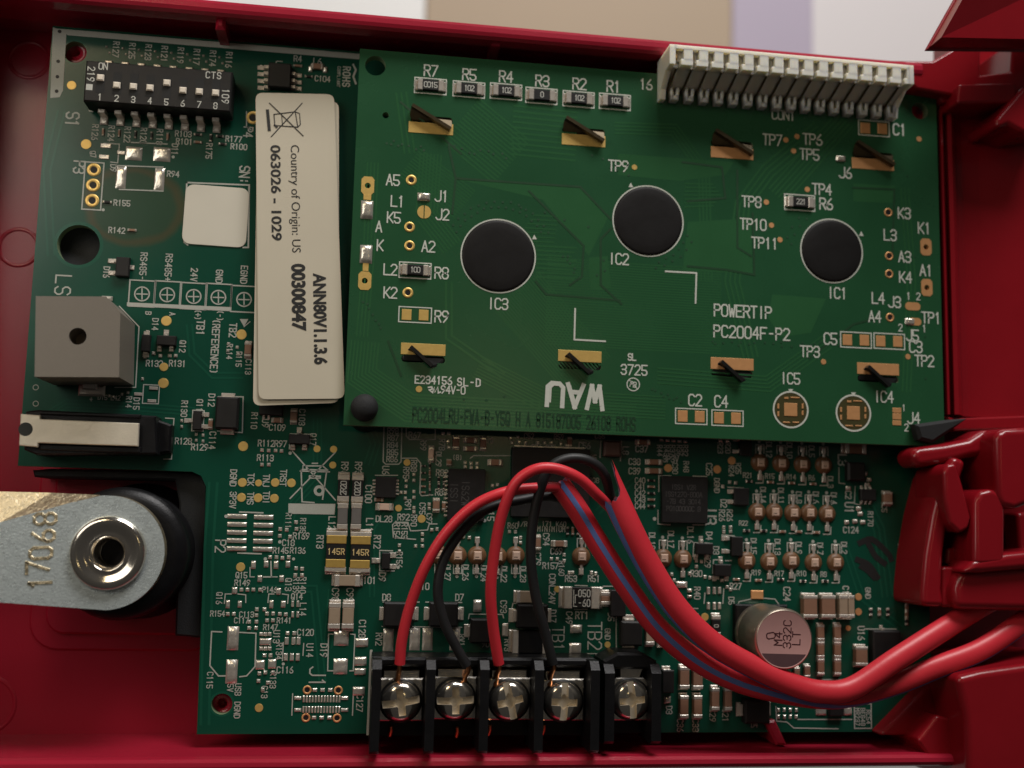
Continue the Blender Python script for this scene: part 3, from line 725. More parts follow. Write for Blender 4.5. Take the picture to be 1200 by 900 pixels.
for u, v, m in ((431, 217.5, M_GOLD), (427.5, 329, M_GOLD), (1085, 289.5, M_COPPER), (1086, 337, M_COPPER)):
    p = B.pos(u, v); a, c, r = 1.0, 1.45, .46
    mb = MB(); mb.add([], [])
    ring = [(r*math.cos(2*math.pi*k/16), r*math.sin(2*math.pi*k/16)) for k in range(16)]
    def sq(x, y):
        k = max(abs(x)/a, abs(y)/c); return (x/k, y/k)
    outer = [sq(x, y) for x, y in ring]
    mb.add([(x, y, .05) for x, y in ring] + [(x, y, .05) for x, y in outer] + [(x, y, 0) for x, y in outer] + [(x*.95, y*.95, -1.5) for x, y in ring],
           [(k, 16+k, 16+(k+1) % 16, (k+1) % 16) for k in range(16)] + [(16+k, 32+k, 32+(k+1) % 16, 16+(k+1) % 16) for k in range(16)] + [(48+k, k, (k+1) % 16, 48+(k+1) % 16) for k in range(16)])
    mk('square_pad', mb, m, DB, (p.x, p.y, .012))
B.pad(430.5, 231, 9, 7, M_GOLD, name='pad_neck'); B.pad(428.5, 313, 7, 10, M_GOLD, name='pad_neck')
B.lump(430, 246, 14.5, 22, hgt=.55); B.lump(429, 298, 14.5, 22, hgt=.55); B.lump(496.5, 231, 15, 10, hgt=.6); B.lump(985, 186, 12, 7, hgt=.5); B.lump(1066, 377, 12, 8, M_COPPER and 'solder_pad', hgt=.4)
for sg in (-1, 1):   # split jumper pad
    p = B.pos(497, 248.5); mb = MB(); mb.prism([(sg*.08, -1.05)] + [(sg*(.08 + 1.0*math.cos(t)), 1.05*math.sin(t)) for t in [math.radians(-80 + 160*k/12) for k in range(13)]] + [(sg*.08, 1.05)], 0, .05)
    mk('jumper_pad', mb, M_GOLD, DB, (p.x, p.y, .012))
for u, v, wp, hp in ((1069.5, 359, 19, 9.5), (1072, 377, 16, 9)):
    p = B.pos(u, v); a = B.mm(wp, u, v)/2; c = B.mm(hp, u, v)/2; mb = MB(); mb.prism(rrect(-a, a, -c, c, c*.95, 4), 0, .05); mk('jumper_pad', mb, M_COPPER, DB, (p.x, p.y, .008))
for dv, hh in ((-7.2, 5.5), (0, 7), (7.6, 5.5)): B.pad(1051, 488 + dv, 11, hh, M_COPPER, name='jumper_pad')

# black glob-top chips
for k, (u, v, rp) in enumerate(((584, 300, 42.8), (759.5, 259, 41.2), (974.5, 294, 37))):
    p = B.pos(u, v); r = B.mm(rp, u, v)
    mb = MB(); mb.lathe([(r, 0), (r*.99, .14), (r*.965, .22), (r*.92, .27), (r*.7, .31), (r*.35, .33), (.001, .335)], 0, 0, 56, close=False)
    mk('chip_blob', mb, M_BLOB, DB, (p.x, p.y, .01)); B.ring(u, v, rp + 1.0, 1.6, 64)
for u, v in ((626, 278), (739, 217), (1009, 274)): B.silk.add([(*cpx(u, v-3), .03), (*cpx(u-2.5, v+2.5), .03), (*cpx(u+3, v+2.5), .03)], [(0, 1, 2)])
# unpopulated round chip sites
for u, v in ((926.5, 480), (1000, 484)):
    p = B.pos(u, v); mb = MB(); mb.disc(0, 0, B.mm(20, u, v), 0, 0, 40); mk('chip_site', mb, mat('site_laminate_%d' % u, (.055, .050, .016, 1), .4, var=.1), DB, (p.x, p.y, .011))
    B.ring(u, v, 21, 2.0); B.silk.add([(*cpx(u-3, v-24), .03), (*cpx(u+3, v-24), .03), (*cpx(u, v-20), .03)], [(0, 2, 1)])
    B.pad(u, v, 16, 15.5, M_COPPER, name='die_pad').location.z += .002
    for du, dv, wp, hp in ((5, -14, 11, 1.5), (-5, -13.5, 5, 2.5), (-14.5, -4, 2, 6), (-14.5, 5, 2.2, 6), (14, -4, 2, 6), (14, 4, 2, 5), (-5, 15, 9, 1.5), (6, 15, 8, 1.5)):
        B.pad(u + du, v + dv, wp, hp, M_COPPER, name='bond_pad').location.z += .002

# printed words
B.text('POWERTIP', 870.5, 365, 13.5, asp=.78, adv=.66); B.text('PC2004F-P2', 881, 390, 13.5, adv=.70)
B.line([(780, 318), (816, 320), (815, 355)], 2.0); B.line([(674, 362), (673, 398), (709, 400)], 2.0)
B.text('SL', 740.5, 418.5, 7.5, sw=.2); B.text('3725', 743, 433.5, 11.5, sw=.14, adv=.72); B.ring(742, 450.5, 7.5, 1.2); B.text('PB', 742, 450.5, 6, -10, sw=.16); B.line([(737, 445), (747, 456)], 1)
B.text('E234156', 508, 445.5, 8.6, sw=.18, adv=.74); B.text('SL-D', 549.5, 448, 8.6, sw=.18, adv=.85); B.text('94V-0', 531, 457, 8.6, sw=.16, adv=.68)
B.line([(502, 454), (506, 453.5), (506.5, 456), (503, 457), (507, 460), (509, 453.5), (509.5, 460), (513, 453.5), (513.5, 460.5), (516, 459.5)], 1.7)
# rubber-stamped letters, upside down
SP = MB(); p = B.pos(674, 464)
text(SP, 'WAU', p.x, p.y, 3.5, math.radians(178), .20, 1.05, .92, .058); text(SP, 'WAU', p.x + .1, p.y + .15, 2.7, math.radians(178), .10, 1.05, 1.15, .075)
mk('stamped_letters', SP, M_SILK, DB, (0, 0, 0))
DK = MB(); p = B.pos(616, 491.5)
text(DK, 'PC2004LRU-FWA-B-Y5Q H A 815187005 26108 ROHS', p.x, p.y, 2.0, math.radians(-.2), .17, .80, .385/.50*.99, .055)
sx0 = p.x; DK.v = [(sx0 + (x - sx0)*(35.3/(44*.762*2.0)), y, z) for x, y, z in DK.v]
mk('dark_stamp', DK, M_GDK, DB, (0, 0, 0))

# bezel tabs: pad, then the twisted metal tongue standing through its slot
def tab(u, v, top):
    p = P(u, v, 0); s_ = SC(u, v, 0); L = 50/s_/2; w_ = 3.3/s_
    pv = v + 10.5 if top else v - 11.5
    B.pad(u, pv, 52, 13.5, M_GOLD if u < 760 else M_COPPER, name='bezel_pad')
    mb = MB(); n = 24; vs = []; a1 = math.radians(40 if not top else 29)
    H = 1.25 if not top else 1.35
    for i in range(n+1):
        t = i/n; h_ = -1.5 + (1.5 + H)*t; k = max(0, min(1, (h_ + .12)/(.22 if not top else .5)))
        a = -a1*k; hl = L*.96*(1 - (.30 if not top else -.08)*k); cx = -hl*(.22 if not top else .0)*k
        for sx, sy in ((-hl + cx, -.27), (hl + cx, -.27), (hl + cx, .27), (-hl + cx, .27)):
            vs.append((sx*math.cos(a) - sy*math.sin(a), sx*math.sin(a) + sy*math.cos(a), h_))
    fs = [(4*i+k, 4*i+(k+1) % 4, 4*i+4+(k+1) % 4, 4*i+4+k) for i in range(n) for k in range(4)] + [(4*n, 4*n+1, 4*n+2, 4*n+3)]
    mb.add(vs, fs, 0, False); mk('bezel_tab', mb, M_DKTAB if not top else M_TABB, DB, (p.x, p.y, 0))
for u, v in TABS_T: tab(u, v, True)
for u, v in TABS_B: tab(u, v, False)

# black domed standoff head
p = P(427, 478, 0); mb = MB(); mb.lathe([(2.05, 0), (2.1, .4), (2.0, 1.0), (1.65, 1.55), (1.1, 1.9), (.5, 2.05), (.001, 2.1)], 0, 0, 32, close=False)
mk('standoff_head', mb, M_BLKM, DB, (p.x, p.y, .01))
mb = MB(); mb.lathe([(3.0, ZM + .02), (3.0, -2.6), (2.4, -1.62)], 0, 0, 28, close=False); mk('standoff', mb, M_BLKP, DB, (p.x + .3, p.y - .3, 0))
for u, v in ((440, 77), (1078, 130)):
    B.via(u, v, 13.2, 12.2, M_GDT, 'hole_rim') if False else None

# sixteen-way header
x0, x1 = 48.7, 90.0; n16 = 16; pit = 2.52
y0, yb_ = 55.4, 61.9; yt = 58.7; ZT = 7.2
HC = MB()
# end cheeks, back wall, floor web
def prof(mb, xa, xb, pts, mi=0):
    k = len(pts); mb.add([(xa, y, z) for y, z in pts] + [(xb, y, z) for y, z in pts], [(i, (i+1) % k, k+(i+1) % k, k+i) for i in range(k)] + [tuple(range(k))[::-1], tuple(range(k, 2*k))], mi)
cheek = [(y0 - .4, .02), (yb_, .02), (yb_, ZT), (yt, ZT), (yt - .15, 4.6), (y0 + 1.2, 1.9), (y0 - .4, 1.6)]
prof(HC, x0, x0 + .95, cheek); prof(HC, x1 - .75, x1, cheek)
prof(HC, x0 + .95, x1 - .75, [(yt + .9, .02), (yb_ - .004, .02), (yb_ - .004, 6.1), (yt + .9, 6.1)])
prof(HC, x0 + .95, x1 - .75, [(yb_ - .6, 4.4), (yb_ - .006, 4.4), (yb_ - .006, ZT - .006), (yb_ - .6, ZT - .006)])
xs = [x0 + 1.55 + pit*k for k in range(n16)]
for k, x in enumerate(xs):
    # rib between the ways, sloped front, tooth on the board
    xa, xb = x + .35, x + pit - .25
    if k == n16 - 1: xb = x1 - .75
    if xb > xa + .2:
        prof(HC, xa, xb, [(yt + .9, .03), (yt + .9, ZT - .01), (yt, ZT - .01), (yt - .05, 5.2), (y0 + 1.9, 1.5), (y0 + 1.9, .03)])
        prof(HC, xa + .45, xb - .02, [(yt + .88, 4.3), (yb_ - .59, 4.3), (yb_ - .59, ZT - .012), (yt + .88, ZT - .012)])
    HC.box(x - .62, x + .30, yt + .02, yt + .88, .03, ZT - 1.4)
    tx = x + 1.0
    if tx + .8 < x1:
        for sg in (-1, 1): HC.prism([(tx + sg*.85, y0 + 1.95), (tx + sg*.28, y0 + 1.95), (tx + sg*.22, y0 + .2), (tx + sg*.62, y0 - .3)], .03, 1.75, b=.15)
        HC.prism([(tx - .60, y0 - .32), (tx + .60, y0 - .32), (tx + .68, y0 + .5), (tx - .68, y0 + .5)], .035, 1.70, b=.15)
hd = mk('pin_header', HC, M_CREAM, DB, (0, 0, 0))
M_CONT = mat('brass_contact', (.55, .36, .14, 1), .4, .5, var=.15, vscale=10)
for k, x in enumerate(xs):
    mb = MB(); mb.box(x - .6, x - .12, yt + 1.1, yb_ - .8, 6.0, 6.7, b=.12)
    mk('contact', mb, M_CONT, hd, (0, 0, 0))
    q = smoothpath([(x - .1, yt - .10, 5.9), (x - .15, yt - .7, 4.6), (x - .2, y0 + 1.7, 2.0), (x - .2, y0 + 1.4, .1)], 8)
    mb = MB(); mb.sweep(q, .19, 8); mk('pin', mb, M_TABB, hd, (0, 0, 0))
B.finish()
# ------------------------------------------------------------------ main board
MBD = thing('main_circuit_board', 'dark green main circuit board crowded with small parts, lying under the display board', 'circuit board', (25, 8, ZM - 1.6))
K = Board(MBD, ZM)
mh = lambda u, v, r: (P(u, v, ZM).x, P(u, v, ZM).y, r / SC(u, v, ZM))
LEDS = [(890, 542), (915, 543), (940, 544), (965, 545), (887, 600), (907, 600), (929, 601), (948, 601), (969, 602), (875, 657), (901, 658), (927, 657), (953, 659), (979, 659),
        (777, 654), (800, 655), (681, 652), (604, 651), (536, 651), (559, 651), (514, 650), (583, 652)]
t1 = P(28, 546, ZM); t2 = P(236, 553, ZM); e1 = P(231, 860, ZM)
mholes = [mh(88, 61, 13), mh(92, 287, 24), mh(260, 825, 12)]
sheet_with_holes('substrate', [(-48, 61.7), (97.5, 61.7), (97.5, -46.5), (-19.6, -46.5), (-20.4, t2.y - 2.2), (-21.2, t2.y - .6), (-22.6, t2.y), (-47.9, t1.y)], mholes, ZM - 1.6, ZM, [M_GM, M_FR4], MBD, (0, 0, 0))
for u, v, r, r2 in ((92, 287, 24, 28), (88, 61, 13, 15.5), (260, 825, 12, 14.5)):
    x, y, rr_ = mh(u, v, r); mb = MB(); mb.disc(0, 0, r2 / SC(u, v, ZM), .012, 0, 32, rr_); mk('hole_land', mb, M_GMT, MBD, (x, y, ZM))
# tracks that show through the mask
MT = MB()
def mtr(pts, n, sp, wd, z=.010): bundle([(P(u, v, ZM).x, P(u, v, ZM).y) for u, v in pts], n, sp, wd, z, MT)
mtr([(60, 484), (78, 473), (160, 477), (225, 482), (240, 500)], 3, .55, .25)
mtr([(330, 640), (345, 590), (372, 560), (372, 490)], 3, .6, .25); mtr([(250, 565), (245, 640), (240, 850)], 2, 1.2, .4)
mtr([(432, 545), (440, 520), (432, 500)], 3, .7, .25); mtr([(300, 690), (368, 690), (378, 800)], 2, .9, .3); mtr([(390, 690), (384, 760)], 3, .6, .22)
mtr([(60, 300), (55, 200), (72, 130)], 2, 1.0, .3); mtr([(700, 600), (745, 560), (748, 530)], 2, .8, .3); mtr([(285, 440), (250, 440), (225, 415), (222, 380)], 2, .8, .3)
mtr([(1000, 560), (1030, 620), (1040, 700)], 3, .9, .35); mtr([(990, 640), (1010, 700), (1060, 740)], 2, .9, .3); mtr([(436, 700), (436, 620), (470, 560)], 2, .7, .25)
mk('copper_tracks', MT, M_GMT, MBD, (0, 0, ZM), kind='stuff')

# white border along the top and left edges
K.silk.add([(-47.4, 61.3, .02), (1.5, 61.3, .02), (1.5, 60.35, .02), (-45.6, 60.35, .02)], [(0, 3, 2, 1)])
q = [P(62, 32, ZM), P(78, 37, ZM), P(74, 106, ZM), P(70, 114, ZM), P(59, 115, ZM)]
K.silk.add([(p.x, p.y, .024) for p in q], [(4, 3, 2, 1, 0)])
for v in (37, 72, 90, 107): K.tp(70 - (v-37)*.05, v, 2.2, M_BLK, 'via_dot').location.z += .002

# eight-way slide switch
sc = P(186, 101, -.6); sw_, sh_ = 21.9, 6.5
mb = MB(); mb.cb(0, 0, sw_, sh_, .5, 4.4, b=.2)
DS = mk('dip_switch', mb, M_BLK, MBD, (sc.x, sc.y, ZM + .01))
for k in range(8):
    xk = sc.x - 8.62 + 2.46*k
    on = k in (0, 4)
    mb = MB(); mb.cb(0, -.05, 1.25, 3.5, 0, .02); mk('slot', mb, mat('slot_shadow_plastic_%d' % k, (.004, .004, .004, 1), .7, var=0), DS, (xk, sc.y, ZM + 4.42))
    mb = MB(); mb.cb(0, .55 if on else -.45, 1.05, 1.0, .0, .45, b=.18); mk('slider', mb, M_WHSW, DS, (xk, sc.y, ZM + 4.42))
    mb = MB(); mb.cb(0, 0, 1.15, 1.4, 0, .16, b=.06); mb.cb(0, .75, 1.1, .7, .1, 2.2, b=.1); mb.cb(0, -.35, 1.2, .8, .05, .4, b=.2)
    mk('lead', mb, M_TIN, DS, (xk - .12, 46.9, ZM + .012))
    mb = MB(); mb.cb(0, .1, 1.15, 1.3, 0, .3, b=.12); mb.cb(0, -.9, 1.1, .8, .1, 2.2, b=.1); mk('lead', mb, M_TIN, DS, (xk - .05, sc.y + 4.45, ZM + .012))
def dprint(t, x, y, h, rot=0, sw=.15, adv=.7):
    mb = MB(); text(mb, t, 0, 0, h, rot, sw, .8, adv); mk('switch_print', mb, M_INKW, DS, (sc.x + x, sc.y + y, ZM + 4.425))
for k in range(8): dprint('12345678'[k], -8.55 + 2.46*k, -2.45, .95)
dprint('ON', -8.4, 2.5, 1.0); dprint('CTS', 8.1, 2.45, 1.0, 0, .15, .85); dprint('219', -10.1, 1.1, 1.0, -math.pi/2, .15, .85); dprint('109', 10.1, -.8, 1.0, -math.pi/2, .15, .85)
mb = MB(); mb.cb(0, 0, .95, .95, 0, .01); mk('switch_mark', mb, M_INKW, DS, (sc.x - 10.2, sc.y - 1.0, ZM + 4.425))
K.line([(272, 93), (274, 94), (271, 141), (262, 140)], 1.6); K.line([(105, 123), (105, 130), (109, 131)], 1.6)
for k, nm in enumerate(('R127', 'R125', 'R123', 'R121', 'R119', 'R117', 'R174', 'R116')):
    u, v = 136 + 18.9*k, 57 + 1.75*k; K.text(nm, u, v + 1, 7.5, -90, sw=.16, adv=.72); K.j(u - 11, v - 2, 2.5, 2.5); K.j(u - 7.5, v + 5, 2.5, 2.5)
for k, nm in enumerate(('R126', 'R124', 'R122', 'R120', 'R118')):
    u, v = 111.5 + 18.9*k, 154 + 1.4*k; K.text(nm, u, v + 1, 7.5, -90, sw=.16, adv=.72); K.t0402(u + 9.5, v + 1, True, 7, 2.6)
for t, u, v, r in (('R103', 215, 157, 0), ('R101', 216, 166, 0), ('R175', 245, 177, -90), ('R177', 274, 163, 0), ('R100', 280, 172, 0), ('R94', 203, 204, 0), ('R155', 143, 238, 0), ('R142', 137, 270, 0)):
    K.text(t, u, v, 7.5, r, sw=.16, adv=.70)
for u, v in ((232, 158), (232, 167), (258, 160), (261, 169)): K.t0402(u, v, False, 7, 3)
K.t0402(247, 162, True, 7, 3); K.t0402(126, 237, False, 8, 3); K.t0402(155, 270, False, 8, 3)
K.text('S1', 85, 140, 14, -90, sw=.14); K.text('P3', 93, 196, 12, -90, sw=.15); K.text('LS', 74, 334, 17, -90, sw=.10, adv=.8); K.text('SN:', 286.5, 205, 11, -90, sw=.14)
K.text('D11', 205, 175, 7.5, -90, sw=.17); K.dot(203, 184, 1.8); K.text('D9', 133, 197, 7.5, -90, sw=.16); K.text('Q7', 109, 181, 7, -80, sw=.16); K.text('D16', 125, 319, 7.5, -90, sw=.17)
K.tp(84, 100, 5.4); K.tp(101, 169, 6)
K.lump(157, 180, 19, 16.5); K.lump(190, 181, 19, 17); K.lump(142, 208, 11.5, 26, hgt=.3); K.lump(187, 210, 11.5, 26, hgt=.3)
K.line([(154, 167), (196, 169)], 1.4); K.line([(136, 194), (191, 196)], 1.4); K.line([(140, 222), (191, 224)], 1.4); K.line([(122, 168), (140, 169), (138, 191), (130, 190)], 1.2)
for u, v, a, c in ((124, 171, 12, 5), (122, 184, 11, 5), (142, 179, 9, 4.5)): K.pad(u, v, a, c, M_TIN, .14, 'solder_pad')
for u, v in ((110, 199), (109, 217), (108, 235)): K.via(u, v, 8, 4)
K.rect(109, 218, 21, 57, 1.5); K.via(296.5, 138, 8, 4.4); K.line([(289, 131), (289, 149), (294, 152)], 1.3); K.text('P4', 291, 155, 10, -90, sw=.14); K.dot(121, 246, 1.8)
# serial sticker frame
K.line([(219, 214), (292, 217), (291, 290), (285, 290)], 1.8); K.line([(219, 214), (216, 284), (220, 287)], 1.8)
# printed terminal strip
for u, v in ((166.5, 344), (196, 345), (227, 347), (256, 348), (286, 350.5)):
    K.rect(u, v, 29, 31, 1.5); K.ring(u, v + .5, 8.2, 1.5, 28); K.line([(u - 6, v + .5), (u + 6, v + .8)], 1.4); K.line([(u, v - 5.5), (u, v + 6.5)], 1.4, z=.036)
K.line([(151, 356.5), (269, 362)], 4.2)
for t, u, v in (('RS485-', 168, 312), ('RS485+', 197.5, 313.5), ('24V', 227.5, 322), ('GND', 257, 324), ('EGND', 286, 322)): K.text(t, u, v, 8.2, -90, sw=.15, adv=.74)
for t, u, v, h in (('TB1', 235, 384, 9.5), ('(REFERENCE)', 252, 406, 9), ('TB2', 273, 387, 9), ('B', 174, 367, 7), ('A', 202, 368, 7), ('D14', 182, 380, 7.5), ('Q12', 214, 406, 7.5), ('R114', 269, 412, 7), ('R115', 280, 421, 7), ('C113', 291, 430, 7), ('D12', 248, 469, 8), ('Q11', 234, 475, 7.5), ('R130', 216, 479, 7.5), ('C114', 249, 516, 8), ('D15', 160, 473, 7.5), ('R14', 151, 471, 7), ('Q17', 367, 515, 7.5), ('C103', 354, 489, 7.5), ('R110', 298, 493, 7.5), ('U9', 311, 496, 8)):
    K.text(t, u, v, h, -90, sw=.16, adv=.72)
K.text('(+)', 232, 369, 8, -90, sw=.14, adv=.6); K.text('(-)', 258, 370, 8, -90, sw=.14, adv=.6)
for t, u, v in (('R132', 181, 426), ('R131', 208, 426), ('R128', 215, 517), ('R129', 234, 524), ('C109', 325, 501), ('R112', 312, 519.5), ('R97', 329, 520), ('R113', 311, 536.5)): K.text(t, u, v, 8, 0, sw=.15, adv=.66)
q = [(281, 374), (291, 374), (286, 383)]; K.silk.add([(P(u, v, ZM).x, P(u, v, ZM).y, .03) for u, v in q], [(0, 2, 1)]); K.line([(286, 383), (293, 377)], 1)
for u, v in ((195, 376), (283, 392), (191.5, 449)): K.tp(u, v, 6)
K.tp(192, 430, 5); K.tp(285, 523, 5.8)
for u, v in ((199, 417), (188, 417), (206, 417), (180, 414), (173, 389), (170, 418)): K.j(u, v, 4, 4)
K.smd(145, 314, 15, 23, .95, [(-12, -8, 12, 5), (-12, 6, 12, 5), (8, -.5, 9, 5)], 'transistor')
K.smd(196, 400, 22, 11, .95, [(-1, -10, 6, 7), (-9, 9, 5, 6), (5, 9, 5, 6)], 'transistor'); K.smd(172, 403, 10, 20, .9, [(0, -12, 7, 5), (-1, 13, 7, 5)], 'diode')
K.smd(232, 493, 10, 22, .95, [(-11, 0, 10, 5), (9, -7, 8, 5), (8, 7, 8, 5)], 'transistor'); K.rect(232, 493, 13, 24, 1.2)
K.smd(267.5, 485, 25.5, 37, 1.9, [(0, -20, 16, 8), (-1, 20, 16, 8)], 'diode', b=.25); K.line([(256, 465), (285, 465), (284, 507), (255, 505)], 1.4)
K.chip(291, 410, 8, 17, .5, M_CERB, M_TIN); K.chip(247, 497, 5.5, 11, .4, M_CERB, M_TIN)
for u, v in ((268, 403), (278, 407), (267, 411), (279, 415)): K.j(u, v, 3.5, 3.5)
for u, v in ((230, 509), (238, 510), (230, 516), (238, 517), (213, 493), (213, 500), (167, 444), (128, 464), (133, 465), (143, 462), (150, 460)): K.j(u, v, 3, 3.5)
K.rect(177, 462, 18, 22, 1.1); K.pad(180, 455, 10, 4, M_TIN, .12, 'solder_pad'); K.pad(178, 470, 10, 4, M_TIN, .12, 'solder_pad'); K.pad(162, 462, 9, 4, M_TIN, .12, 'solder_pad')
K.text('+', 107, 468, 6, 0, sw=.2); K.text('D15 L42', 128, 466, 6, 0, sw=.14)
for u, v in ((42, 454), (42, 473)): K.ring(u, v, 3, .8, 16)
# area below the paper labels
K.smd(318, 481, 27, 12, .9, [(-9, 8, 3, 5), (-3, 8, 3, 5)], 'chip'); K.chip(325, 492.5, 11, 6, .45, M_CERB, M_TIN); K.chip(344.5, 488, 8.5, 16, .5, M_CERB, M_TIN)
K.smd(351, 515, 24, 11.5, .95, [(0, -11, 6, 7), (-8, 9.5, 6, 6), (6, 9.5, 6, 6)], 'transistor'); K.line([(363, 520), (363, 509), (340, 508.5), (339, 526)], 1.2); K.dot(340, 531, 2)
for u, v in ((307, 527.5), (315, 528), (323, 528), (330, 528.5), (307, 544.5), (315, 544.5)): K.j(u, v, 4, 4)
for u, v, r in ((284, 565.5, 5.2), (303, 566, 4), (322.5, 565.5, 5), (341.5, 566, 5.1), (283, 583, 5.2), (302.5, 583.5, 5.1), (321.5, 584, 5.1), (371.5, 526, 4.1), (391, 526.5, 4.1), (390, 545, 4.1), (282, 664.5, 5.2), (477, 542, 4), (467, 595.5, 4), (494, 608, 4.8),
                (303.5, 829.5, 4.8), (653, 690.5, 3.6), (712, 755.5, 3.6), (826, 723, 4.6)): K.tp(u, v, r)
for u, v, r in ((783, 548.5, 4.8), (840.5, 550, 4.8), (857.5, 540, 4.8), (1006, 699.5, 4.2), (1006, 717, 4.2), (994, 736, 3.2), (1070, 664, 3), (1056, 668, 3)): K.tp(u, v, r, M_COPPER)
for t, u, v in (('DGND', 273.5, 560), ('TCK', 294, 562), ('TNJ', 312, 563), ('TRST', 332, 560), ('3P3V', 273, 586), ('TMS', 293.5, 584), ('TDI', 312, 583)): K.text(t, u, v, 8, -90, sw=.15, adv=.68)
# crossed-out bin
bl = [((343, 529), (393, 586)), ((393, 530), (340, 584)), ((353, 550), (354, 588), (368, 589)), ((353, 550), (383, 551), (378, 585)), ((352, 552), (386, 553)), ((358, 546), (378, 546), (384, 551)), ((366, 543), (372, 543)), ((363, 558), (375, 559))]
for pl in bl: K.line(list(pl), 1.5)
K.rect(357, 548, 4, 5, 1); K.ring(374, 575, 4.6, 3.4, 24); K.rect(369, 559, 13, 3, 1)
q = [(338, 590), (393, 590.5), (392, 603), (338, 602)]; K.silk.add([(P(u, v, ZM).x, P(u, v, ZM).y, .03) for u, v in q], [(3, 2, 1, 0)])
# P2 ten-way pads
for k in range(5):
    K.lump(278 - k*.2, 605 + 9.5*k, 22, 5.4, hgt=.28); K.lump(309 - k*.3, 606 + 9.4*k, 22, 5.4, hgt=.28)
K.line([(281, 600), (308, 601)], 1.6); K.line([(279, 648), (306, 649)], 1.6); K.text('P2', 258.5, 640, 11.5, -90, sw=.13); K.dot(265, 605, 2)
# chips round the fuses
K.chip(402.5, 572, 13.5, 31, .62, M_BLK, M_TIN, 'resistor', .2, '2R20'); K.chip(419, 572.5, 13.5, 31, .62, M_BLK, M_TIN, 'resistor', .2, '0202')
K.chip(401.5, 605, 12, 30, .9, M_CERG, M_TIN, 'ferrite', .2); K.chip(417.5, 605, 12, 30, .9, M_CERG, M_TIN, 'ferrite', .2)
for u, v in ((394, 646), (422.3, 647)):
    o = K.chip(u, v, 24, 47, .8, M_BLK, M_TIN, 'fuse', .12)
    p = K.pos(u, v)
    for dv in (-14, 14): mb = MB(); mb.cb(0, 0, 3.0, 1.25, 0, .82, b=.06); q_ = K.pos(u, v + dv); t = mk('gold_band', mb, M_FUSE, o, (p.x, p.y, ZM)); t.rotation_euler.z = -math.pi/2; t.location = Vector(((q_.y - p.y)*U, 0, .03*U))
    mb = MB(); text(mb, '145R', 0, 0, .85, 0, .16, .8, .8); t = mk('code_print', mb, mat('gold_print_%d' % int(u), (.65, .48, .22, 1), .5, var=0), o, (p.x, p.y, ZM)); t.rotation_euler.z = -math.pi/2; t.location = Vector((0, 0, .83*U))
for t, u, v, h in (('R96', 404, 549, 8.5), ('R93', 420, 549, 8.5), ('L12', 389, 613, 8.5), ('L11', 433, 615, 8.5), ('RT3', 375, 635, 8.5), ('RT2', 442, 635, 8.5), ('C100', 432, 579, 8.5), ('U6', 452, 551, 8.5), ('D9', 448, 676, 8.5), ('R156', 468, 656, 7.5), ('C98', 393, 697, 8.5), ('C99', 410, 697, 8.5), ('C128', 424.5, 737, 8.5), ('D19', 379.5, 762, 8.5), ('RV2', 444, 749, 8), ('C127', 421.5, 824, 8),
                   ('R95', 476, 554, 7.5), ('R88', 485, 546, 7.5), ('R99', 496, 521, 7.5), ('R78', 518, 521, 7.5), ('R91', 478, 592, 7.5), ('R90', 485, 610, 7.5), ('R153', 474, 622, 7.5), ('R154', 465, 622, 7.5), ('C95', 495, 596, 7.5), ('C97', 503, 608, 7), ('DL29', 514, 538, 7), ('DL27', 524.5, 671, 7.5), ('DL26', 545.5, 671, 7.5), ('DL24', 567, 672, 7.5), ('DL22', 590.5, 673, 7.5), ('DL23', 613, 673, 7.5), ('C93', 590, 711, 8), ('RV3', 594.5, 756, 7.5), ('RV1', 541, 750, 7.5),
                   ('C79', 630, 655, 8), ('C94', 640, 632, 8), ('R160', 658, 666, 7), ('CON_24V', 647, 690, 8), ('D17', 648, 722, 8), ('C49', 667, 724, 8), ('D5', 716, 723, 8), ('GND', 712, 743, 7), ('R40', 817, 695, 8), ('R29', 829, 658, 8), ('U3', 832.5, 606, 13), ('L8', 733, 528, 8), ('C30', 791, 549, 7), ('R48', 804, 547, 7), ('C25', 831, 550, 8), ('DGND', 840, 569, 7), ('DL16', 809, 627, 8), ('DL17', 786, 632, 8), ('DL18', 764, 634, 8), ('D4', 831, 628, 8), ('D3', 839, 645, 8), ('D2', 848, 590, 8), ('R26', 855, 604, 7.5), ('R26', 846, 604, 7.5),
                   ('DL12', 901, 527, 7.5), ('DL10', 925, 528, 7.5), ('DL5', 951, 529, 7.5), ('DL3', 973, 565, 7.5), ('DL14', 894, 580, 7.5), ('DL11', 915, 581, 7.5), ('DL8', 936, 583, 7.5), ('DL6', 956, 583, 7.5), ('DL4', 977, 584, 7.5), ('DL15', 883, 640, 7.5), ('DL13', 911, 641, 7.5), ('DL9', 936, 642, 7.5), ('DL7', 961, 643, 7.5), ('DL2', 989, 642, 7.5),
                   ('L3', 987, 539, 10), ('U1', 995, 595, 10), ('C2', 994, 580, 8), ('C24', 922, 696, 9), ('D5', 857, 704, 7.5), ('R24', 857, 552, 7), ('R25', 865, 549, 7), ('R23', 844, 525, 7), ('R20', 853, 525, 7), ('VDD_5V', 1056, 651, 8), ('DGND', 1073, 654, 8), ('GND', 1017, 695, 7), ('C5', 1036, 596, 7), ('R170', 1020, 608, 7), ('C18', 991, 694, 8), ('U16', 1009, 742, 9)):
    K.text(t, u, v, h, -90, sw=.155, adv=.68)
